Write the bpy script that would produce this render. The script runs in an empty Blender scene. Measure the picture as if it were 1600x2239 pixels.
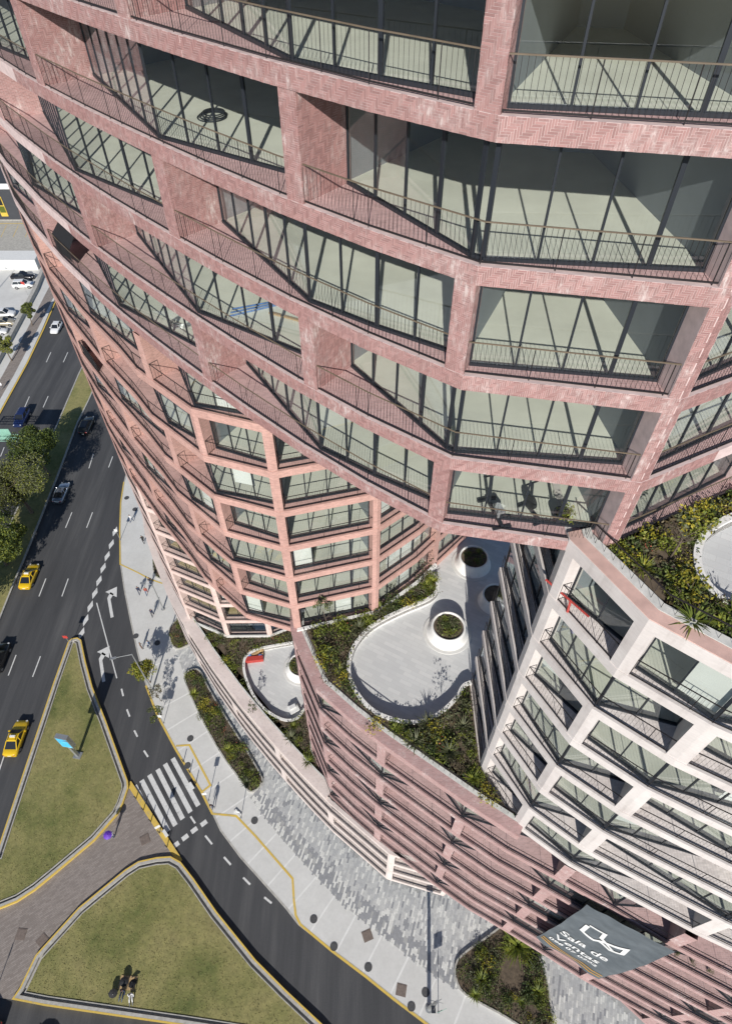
import bpy, bmesh, math, random
from mathutils import Vector, Matrix
from mathutils.noise import noise as pnoise
R = math.radians
sc = bpy.context.scene
# ------------------------------------------------------------------ camera, sky, sun, exposure
CAMZ = 75.24
cam = bpy.data.cameras.new('camera')
camo = bpy.data.objects.new('camera', cam)
sc.collection.objects.link(camo)
camo.location = (0, 0, CAMZ)
camo.rotation_euler = (math.atan2(1204.5, 1380.0), 0, 0)
cam.sensor_fit = 'VERTICAL'
cam.sensor_height = 24.0
cam.lens = 24.0 * 1380.0 / 2239.0
cam.clip_start = 0.5
cam.clip_end = 3000
sc.camera = camo
SUN_EL, SUN_AZ = R(29.5), R(3.6)          # light travels towards +Y, a little to +X
w = bpy.data.worlds.new('World'); sc.world = w; w.use_nodes = True
wn = w.node_tree.nodes; wl = w.node_tree.links
sky = wn.new('ShaderNodeTexSky'); sky.sky_type = 'NISHITA'; sky.sun_disc = False
sky.sun_elevation = SUN_EL; sky.sun_rotation = math.pi + SUN_AZ
sky.altitude = 2800; sky.dust_density = 0.6
wn['Background'].inputs['Strength'].default_value = 0.10
wl.new(sky.outputs['Color'], wn['Background'].inputs['Color'])
sun = bpy.data.lights.new('sun', 'SUN'); sun.energy = 5.0; sun.angle = R(0.53); sun.color = (1.0, 0.955, 0.89)
suno = bpy.data.objects.new('sun', sun); sc.collection.objects.link(suno)
ldir = Vector((math.sin(SUN_AZ) * math.cos(SUN_EL), math.cos(SUN_AZ) * math.cos(SUN_EL), -math.sin(SUN_EL)))
suno.rotation_euler = ldir.to_track_quat('-Z', 'Y').to_euler()
suno.location = (0, -60, 120)
sc.view_settings.view_transform = 'Standard'
sc.view_settings.look = 'None'
sc.view_settings.exposure = 0.12
sc.view_settings.gamma = 1.0
try:
    sc.cycles.max_bounces = 10; sc.cycles.diffuse_bounces = 4; sc.cycles.glossy_bounces = 3
    sc.cycles.transparent_max_bounces = 24; sc.cycles.transmission_bounces = 6
    sc.cycles.caustics_reflective = False; sc.cycles.caustics_refractive = False
    sc.cycles.sample_clamp_indirect = 6.0
except Exception:
    pass
rng = random.Random(7)
# ------------------------------------------------------------------ materials
def new_mat(name):
    m = bpy.data.materials.new(name); m.use_nodes = True
    return m, m.node_tree.nodes, m.node_tree.links, m.node_tree.nodes['Principled BSDF']
def rgb(c): return (c[0], c[1], c[2], 1)
def pos_node(N):
    return N.new('ShaderNodeNewGeometry').outputs['Position']
def noise(N, L, vec, scale, detail=4, rough=0.55, sx=None):
    if sx:
        mp = N.new('ShaderNodeMapping'); mp.inputs['Scale'].default_value = sx
        L.new(vec, mp.inputs['Vector']); vec = mp.outputs['Vector']
    n = N.new('ShaderNodeTexNoise'); n.inputs['Scale'].default_value = scale
    n.inputs['Detail'].default_value = detail; n.inputs['Roughness'].default_value = rough
    L.new(vec, n.inputs['Vector'])
    return n.outputs['Fac']
def ramp(N, L, fac, stops):
    r = N.new('ShaderNodeValToRGB'); e = r.color_ramp.elements
    e[0].position, e[0].color = stops[0][0], rgb(stops[0][1])
    e[1].position, e[1].color = stops[-1][0], rgb(stops[-1][1])
    for p, c in stops[1:-1]:
        x = e.new(p); x.color = rgb(c)
    L.new(fac, r.inputs['Fac'])
    return r.outputs['Color']
def mixc(N, L, fac, a, b, mode='MIX'):
    m = N.new('ShaderNodeMix'); m.data_type = 'RGBA'; m.blend_type = mode
    if isinstance(fac, (int, float)): m.inputs['Factor'].default_value = fac
    else: L.new(fac, m.inputs['Factor'])
    for k, v in ((6, a), (7, b)):
        if isinstance(v, tuple): m.inputs[k].default_value = rgb(v)
        else: L.new(v, m.inputs[k])
    return m.outputs[2]
def bump(N, L, B, h, strength=0.3, dist=0.02):
    b = N.new('ShaderNodeBump'); b.inputs['Strength'].default_value = strength; b.inputs['Distance'].default_value = dist
    L.new(h, b.inputs['Height']); L.new(b.outputs['Normal'], B.inputs['Normal'])
def plain(name, c, rough=0.6, var=0.18, scale=1.3, metal=0.0, bmp=0.0):
    m, N, L, B = new_mat(name)
    B.inputs['Roughness'].default_value = rough; B.inputs['Metallic'].default_value = metal
    if var:
        f = noise(N, L, pos_node(N), scale, 6, 0.6)
        lo = tuple(x * (1 - var) for x in c); hi = tuple(min(1, x * (1 + var)) for x in c)
        L.new(ramp(N, L, f, [(0.3, lo), (0.7, hi)]), B.inputs['Base Color'])
        if bmp: bump(N, L, B, f, bmp, 0.03)
    else:
        B.inputs['Base Color'].default_value = rgb(c)
    return m
def stains(N, L, base, amount, col=(0.72, 0.66, 0.63)):
    """white salt blooms and drips on brick: a wear pattern with a shape of its own"""
    p = pos_node(N)
    a = noise(N, L, p, 0.9, 5, 0.6)
    b = noise(N, L, p, 9.0, 6, 0.75, (1.0, 1.0, 0.30))
    mul = N.new('ShaderNodeMath'); mul.operation = 'MULTIPLY'; L.new(a, mul.inputs[0]); L.new(b, mul.inputs[1])
    f = ramp(N, L, mul.outputs[0], [(0.27 - 0.05 * amount, (0, 0, 0)), (0.33, (0.16, 0.16, 0.16)), (0.40, (0.62, 0.62, 0.62))])
    return mixc(N, L, f, base, col)
def brick_mat(name, c, mortar, stain=0.5, uv=True, bw=0.22, bh=0.055, var=0.16):
    m, N, L, B = new_mat(name)
    B.inputs['Roughness'].default_value = 0.75
    if uv:
        src = N.new('ShaderNodeTexCoord').outputs['UV']
    else:
        src = pos_node(N)
    bt = N.new('ShaderNodeTexBrick')
    bt.inputs['Scale'].default_value = 1.0
    bt.inputs['Brick Width'].default_value = bw; bt.inputs['Row Height'].default_value = bh
    bt.inputs['Mortar Size'].default_value = 0.006; bt.inputs['Mortar Smooth'].default_value = 0.2
    bt.inputs['Color1'].default_value = rgb(tuple(x * (1 - var) for x in c))
    bt.inputs['Color2'].default_value = rgb(tuple(min(1, x * (1 + var)) for x in c))
    bt.inputs['Mortar'].default_value = rgb(mortar)
    L.new(src, bt.inputs['Vector'])
    f = noise(N, L, pos_node(N), 0.45, 5)
    sh = ramp(N, L, f, [(0.3, (0.82, 0.80, 0.80)), (0.7, (1.0, 1.0, 1.0))])
    col = mixc(N, L, 1.0, bt.outputs['Color'], sh, 'MULTIPLY')
    if stain: col = stains(N, L, col, stain)
    else:
        a = noise(N, L, pos_node(N), 3.2, 6, 0.72, (1.0, 1.0, 0.16))
        col = mixc(N, L, 1.0, col, ramp(N, L, a, [(0.28, (0.84, 0.83, 0.82)), (0.5, (1, 1, 1))]), 'MULTIPLY')
    L.new(col, B.inputs['Base Color'])
    return m
def loose_brick_mat(name, c, stain):
    m, N, L, B = new_mat(name)
    B.inputs['Roughness'].default_value = 0.7
    g = N.new('ShaderNodeNewGeometry')
    o = N.new('ShaderNodeObjectInfo')
    ad = N.new('ShaderNodeMath'); ad.operation = 'ADD'; L.new(g.outputs['Random Per Island'], ad.inputs[0]); L.new(o.outputs['Random'], ad.inputs[1])
    fr = N.new('ShaderNodeMath'); fr.operation = 'FRACT'; L.new(ad.outputs[0], fr.inputs[0])
    col = ramp(N, L, fr.outputs[0], [(0.0, tuple(x * 0.84 for x in c)), (0.5, c), (1.0, tuple(min(1, x * 1.2) for x in c))])
    L.new(stains(N, L, col, stain), B.inputs['Base Color'])
    return m
M = {}
M['d_mortar'] = plain('mortar bed', (0.60, 0.47, 0.45), 0.85, 0.15, 3.0)
M['d_loose'] = loose_brick_mat('red herringbone brick', (0.335, 0.186, 0.174), 0.6)
M['d_brick'] = brick_mat('red brick facing', (0.41, 0.228, 0.213), (0.56, 0.43, 0.41), 0.45)
M['o_brick'] = brick_mat('orange brick facing', (0.55, 0.315, 0.265), (0.61, 0.43, 0.38), 0.0)
M['p_brick'] = brick_mat('pale pink brick facing', (0.70, 0.53, 0.475), (0.73, 0.59, 0.54), 0.0)
M['l_brick'] = brick_mat('dusty pink brick facing', (0.45, 0.275, 0.26), (0.57, 0.44, 0.42), 0.3)
M['w_brick'] = brick_mat('white brick facing', (0.71, 0.66, 0.63), (0.69, 0.64, 0.61), 0.0, var=0.05)
M['b_brick'] = brick_mat('cream pink brick facing', (0.75, 0.65, 0.60), (0.74, 0.66, 0.62), 0.0, var=0.05)
for k, c, mo in (('d', (0.56, 0.37, 0.355), (0.66, 0.52, 0.50)), ('o', (0.58, 0.37, 0.33), (0.66, 0.49, 0.44)), ('p', (0.70, 0.54, 0.49), (0.73, 0.60, 0.55)),
                 ('l', (0.56, 0.38, 0.36), (0.66, 0.53, 0.51)), ('w', (0.78, 0.725, 0.69), (0.72, 0.66, 0.62)), ('b', (0.76, 0.67, 0.62), (0.72, 0.63, 0.58))):
    M[k + '_paver'] = brick_mat(k + ' balcony brick pavers', c, mo, 0.0, uv=False, bw=0.22, bh=0.09, var=0.12)
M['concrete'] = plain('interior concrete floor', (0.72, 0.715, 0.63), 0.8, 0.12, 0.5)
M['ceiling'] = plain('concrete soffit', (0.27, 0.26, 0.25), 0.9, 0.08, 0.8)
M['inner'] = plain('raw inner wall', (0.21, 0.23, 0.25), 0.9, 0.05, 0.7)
M['frame'] = plain('dark aluminium', (0.028, 0.033, 0.042), 0.45, 0.0, metal=0.3)
M['rail'] = plain('black steel railing', (0.030, 0.026, 0.028), 0.5, 0.0, metal=0.4)
M['blind'] = plain('white roller blind', (0.74, 0.74, 0.71), 0.8, 0.04, 1.0)
M['warmfloor'] = plain('warm timber floor', (0.50, 0.40, 0.22), 0.7, 0.12, 1.5)
M['rail_top'] = plain('weathered handrail', (0.15, 0.115, 0.08), 0.6, 0.2, 2.0)
def glass_mat(name, tint, refl):
    m = bpy.data.materials.new(name); m.use_nodes = True
    N, L = m.node_tree.nodes, m.node_tree.links
    N.remove(N['Principled BSDF'])
    t = N.new('ShaderNodeBsdfTransparent'); t.inputs['Color'].default_value = rgb(tint)
    g = N.new('ShaderNodeBsdfGlossy'); g.inputs['Roughness'].default_value = 0.015; g.inputs['Color'].default_value = (0.9, 0.95, 1, 1)
    lw = N.new('ShaderNodeLayerWeight'); lw.inputs['Blend'].default_value = 0.5
    pw_ = N.new('ShaderNodeMath'); pw_.operation = 'POWER'; pw_.inputs[1].default_value = 4.5; L.new(lw.outputs['Facing'], pw_.inputs[0])
    fr = N.new('ShaderNodeMath'); fr.operation = 'MULTIPLY_ADD'; fr.inputs[1].default_value = 0.85; fr.inputs[2].default_value = refl; L.new(pw_.outputs[0], fr.inputs[0])
    mx = N.new('ShaderNodeMixShader')
    L.new(fr.outputs[0], mx.inputs[0]); L.new(t.outputs[0], mx.inputs[1]); L.new(g.outputs[0], mx.inputs[2])
    L.new(mx.outputs[0], N['Material Output'].inputs['Surface'])
    return m
M['glass'] = glass_mat('green tinted window glass', (0.965, 0.982, 0.970), 0.065)
def streaked(name, c):
    m, N, L, B = new_mat(name); p = pos_node(N)
    a = noise(N, L, p, 4.0, 6, 0.7, (1.0, 1.0, 0.18)); b = noise(N, L, p, 0.8, 5, 0.6)
    c1 = ramp(N, L, b, [(0.3, tuple(x * 0.90 for x in c)), (0.7, c)])
    c2 = ramp(N, L, a, [(0.28, (0.80, 0.79, 0.77)), (0.48, (1, 1, 1))])
    L.new(mixc(N, L, 1.0, c1, c2, 'MULTIPLY'), B.inputs['Base Color']); B.inputs['Roughness'].default_value = 0.75
    return m
M['white_stone'] = streaked('weathered white plaster', (0.80, 0.785, 0.75))
M['kerb'] = plain('weathered concrete', (0.40, 0.385, 0.35), 0.85, 0.22, 2.5, bmp=0.2)
M['yellow'] = None
def worn_paint(name, c, under):
    m, N, L, B = new_mat(name); p = pos_node(N)
    a = noise(N, L, p, 1.6, 6, 0.72)
    f = ramp(N, L, a, [(0.30, (0.75, 0.75, 0.75)), (0.42, (0.10, 0.10, 0.10)), (0.7, (0, 0, 0))])
    b = ramp(N, L, noise(N, L, p, 5.0, 4), [(0.3, tuple(x * .86 for x in c)), (0.7, c)])
    L.new(mixc(N, L, f, b, under), B.inputs['Base Color']); B.inputs['Roughness'].default_value = 0.75
    return m
M['yellow'] = worn_paint('worn yellow road paint', (0.68, 0.47, 0.085), (0.36, 0.32, 0.22))
M['white_paint'] = worn_paint('worn white road paint', (0.70, 0.70, 0.68), (0.12, 0.12, 0.12))
M['white_plain'] = plain('white painted metal', (0.68, 0.68, 0.66), 0.7, 0.08, 4.0)
M['soil'] = plain('garden soil', (0.105, 0.080, 0.055), 0.95, 0.4, 3.0, bmp=0.5)
M['metal_grey'] = plain('galvanised steel', (0.42, 0.43, 0.43), 0.4, 0.08, 3.0, metal=0.6)
M['kerb_light'] = plain('pale concrete kerb', (0.58, 0.575, 0.54), 0.85, 0.2, 2.5)
M['iron'] = plain('cast iron cover', (0.07, 0.07, 0.072), 0.7, 0.3, 8.0)
M['rust'] = plain('rusty steel cover', (0.17, 0.135, 0.115), 0.8, 0.2, 5.0)
# ------------------------------------------------------------------ mesh helpers
COL = sc.collection
class MB:
    def __init__(s): s.v = []; s.f = []; s.m = []; s.uv = []
    def face(s, pts, m=0, uv=None):
        i = len(s.v); s.v.extend(pts); s.f.append(tuple(range(i, i + len(pts)))); s.m.append(m)
        s.uv.append(uv if uv else [(p[0], p[1]) for p in pts])
    def wall(s, a, b, z0, z1, m=0, u0=0.0):
        l = math.hypot(b[0] - a[0], b[1] - a[1])
        s.face([(a[0], a[1], z0), (b[0], b[1], z0), (b[0], b[1], z1), (a[0], a[1], z1)], m, [(u0, z0), (u0 + l, z0), (u0 + l, z1), (u0, z1)])
        return u0 + l
    def prism(s, poly, z0, z1, side=0, top=None, bot=None, skip=()):
        """poly counter-clockwise seen from above"""
        u = 0.0; n = len(poly)
        for i in range(n):
            a, b = poly[i], poly[(i + 1) % n]
            if i in skip: continue
            u = s.wall(a, b, z0, z1, side, u)
        if top is not False: s.face([(p[0], p[1], z1) for p in poly], side if top is None else top)
        if bot is not False: s.face([(p[0], p[1], z0) for p in reversed(poly)], side if bot is None else bot)
    def bar(s, a, b, w, h, m=0, caps=True):
        """box beam from a to b, w wide sideways, h high"""
        a = Vector(a); b = Vector(b); d = b - a
        if d.length < 1e-6: return
        t = d.normalized(); up = Vector((0, 0, 1))
        if abs(t.z) > 0.98: up = Vector((0, 1, 0))
        x = t.cross(up).normalized() * (w / 2); y = x.cross(t).normalized() * (h / 2)
        A = [a - x - y, a + x - y, a + x + y, a - x + y]; B = [p + d for p in A]
        for i in range(4):
            j = (i + 1) % 4
            s.face([tuple(A[j]), tuple(A[i]), tuple(B[i]), tuple(B[j])], m)
        if caps:
            s.face([tuple(p) for p in A], m); s.face([tuple(p) for p in reversed(B)], m)
    def tube(s, a, b, r0, r1=None, n=8, m=0, caps=True):
        a = Vector(a); b = Vector(b); d = b - a; r1 = r0 if r1 is None else r1
        t = d.normalized(); up = Vector((0, 0, 1)) if abs(t.z) < 0.9 else Vector((1, 0, 0))
        x = t.cross(up).normalized(); y = t.cross(x)
        A = [a + (x * math.cos(q) + y * math.sin(q)) * r0 for q in [2 * math.pi * i / n for i in range(n)]]
        B = [b + (x * math.cos(q) + y * math.sin(q)) * r1 for q in [2 * math.pi * i / n for i in range(n)]]
        for i in range(n):
            j = (i + 1) % n
            s.face([tuple(A[i]), tuple(A[j]), tuple(B[j]), tuple(B[i])], m)
        if caps: s.face([tuple(p) for p in reversed(A)], m); s.face([tuple(p) for p in B], m)
    def lathe(s, c, prof, n=32, m=0):
        for (r0, z0), (r1, z1) in zip(prof, prof[1:]):
            for i in range(n):
                a0, a1 = 2 * math.pi * i / n, 2 * math.pi * (i + 1) / n
                s.face([(c[0] + r0 * math.cos(a0), c[1] + r0 * math.sin(a0), c[2] + z0), (c[0] + r0 * math.cos(a1), c[1] + r0 * math.sin(a1), c[2] + z0),
                        (c[0] + r1 * math.cos(a1), c[1] + r1 * math.sin(a1), c[2] + z1), (c[0] + r1 * math.cos(a0), c[1] + r1 * math.sin(a0), c[2] + z1)], m)
    def mesh(s, name, mats, smooth=False, merge=False):
        me = bpy.data.meshes.new(name)
        me.from_pydata(s.v, [], s.f)
        uvl = me.uv_layers.new(name='UVMap')
        flat = [c for fc in s.uv for p in fc for c in p]
        uvl.data.foreach_set('uv', flat)
        for m in (mats if isinstance(mats, (list, tuple)) else [mats]): me.materials.append(M[m] if isinstance(m, str) else m)
        me.polygons.foreach_set('material_index', s.m)
        if merge or smooth:
            bm = bmesh.new(); bm.from_mesh(me)
            bmesh.ops.remove_doubles(bm, verts=bm.verts, dist=1e-4)
            bmesh.ops.recalc_face_normals(bm, faces=bm.faces)
            bm.to_mesh(me); bm.free()
        if smooth: me.polygons.foreach_set('use_smooth', [True] * len(me.polygons))
        me.update()
        return me
    def build(s, name, mats, parent=None, smooth=False, merge=False):
        if not s.f: return None
        o = bpy.data.objects.new(name, s.mesh(name, mats, smooth, merge))
        COL.objects.link(o)
        if parent: o.parent = parent
        return o
def link(name, me, parent=None, loc=(0, 0, 0), rot=(0, 0, 0), scale=(1, 1, 1)):
    o = bpy.data.objects.new(name, me); COL.objects.link(o)
    o.location = loc; o.rotation_euler = rot; o.scale = scale
    if parent: o.parent = parent
    return o
def empty(name, loc=(0, 0, 0), rz=0):
    o = bpy.data.objects.new(name, None); COL.objects.link(o); o.location = loc; o.rotation_euler = (0, 0, rz); o.empty_display_size = 0.3
    return o
def tag(o, label, cat, group=None):
    o['label'] = label; o['category'] = cat
    if group: o['group'] = group
    return o
def structure(o):
    o['kind'] = 'structure'; return o
def stuff(o, label=None, cat=None):
    o['kind'] = 'stuff'
    if label: o['label'] = label
    if cat: o['category'] = cat
    return o
def copy_tree(o, parent=None):
    c = o.copy(); COL.objects.link(c); c.parent = parent
    for ch in list(o.children): copy_tree(ch, c)
    return c
class PL:
    """plan polyline, travelled left to right, the inside of the building on its left hand"""
    def __init__(s, pts):
        s.p = [Vector(q) for q in pts]; s.s = [0.0]
        for a, b in zip(s.p, s.p[1:]): s.s.append(s.s[-1] + (b - a).length)
        s.L = s.s[-1]
        seg = [(b - a).normalized() for a, b in zip(s.p, s.p[1:])]
        nr = [Vector((-t.y, t.x)) for t in seg]
        s.n = []
        for i in range(len(s.p)):
            if i == 0: s.n.append(nr[0])
            elif i == len(s.p) - 1: s.n.append(nr[-1])
            else:
                m = (nr[i - 1] + nr[i]).normalized(); s.n.append(m / max(0.35, m.dot(nr[i])))
    def seg(s, t):
        for i in range(len(s.s) - 1):
            if t <= s.s[i + 1] + 1e-9: return i
        return len(s.s) - 2
    def at(s, t, d=0.0):
        t = min(max(t, 0), s.L); i = s.seg(t); f = (t - s.s[i]) / (s.s[i + 1] - s.s[i])
        q = s.p[i].lerp(s.p[i + 1], f) + s.n[i].lerp(s.n[i + 1], f) * d
        return (q.x, q.y)
    def sub(s, t0, t1, d=0.0):
        t0 = max(0, t0); t1 = min(s.L, t1)
        ts = [t0] + [x for x in s.s if t0 + 0.02 < x < t1 - 0.02] + [t1]
        return [s.at(t, d) for t in ts]
    def of(s, q):
        q = Vector(q); best = (1e9, 0)
        for i in range(len(s.p) - 1):
            a, b = s.p[i], s.p[i + 1]; f = max(0, min(1, (q - a).dot(b - a) / (b - a).length_squared))
            dd = (a.lerp(b, f) - q).length
            if dd < best[0]: best = (dd, s.s[i] + f * (b - a).length)
        return best[1]
    def inward(s, t):
        a = Vector(s.at(t, 0)); b = Vector(s.at(t, 1)); return (b - a).normalized()
def strip(mb, pl, t0, t1, d0, d1, z0, z1, m=0, top=None, bot=None):
    o = pl.sub(t0, t1, d0); i = pl.sub(t0, t1, d1)
    mb.prism(o + i[::-1], z0, z1, m, top, bot)
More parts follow.
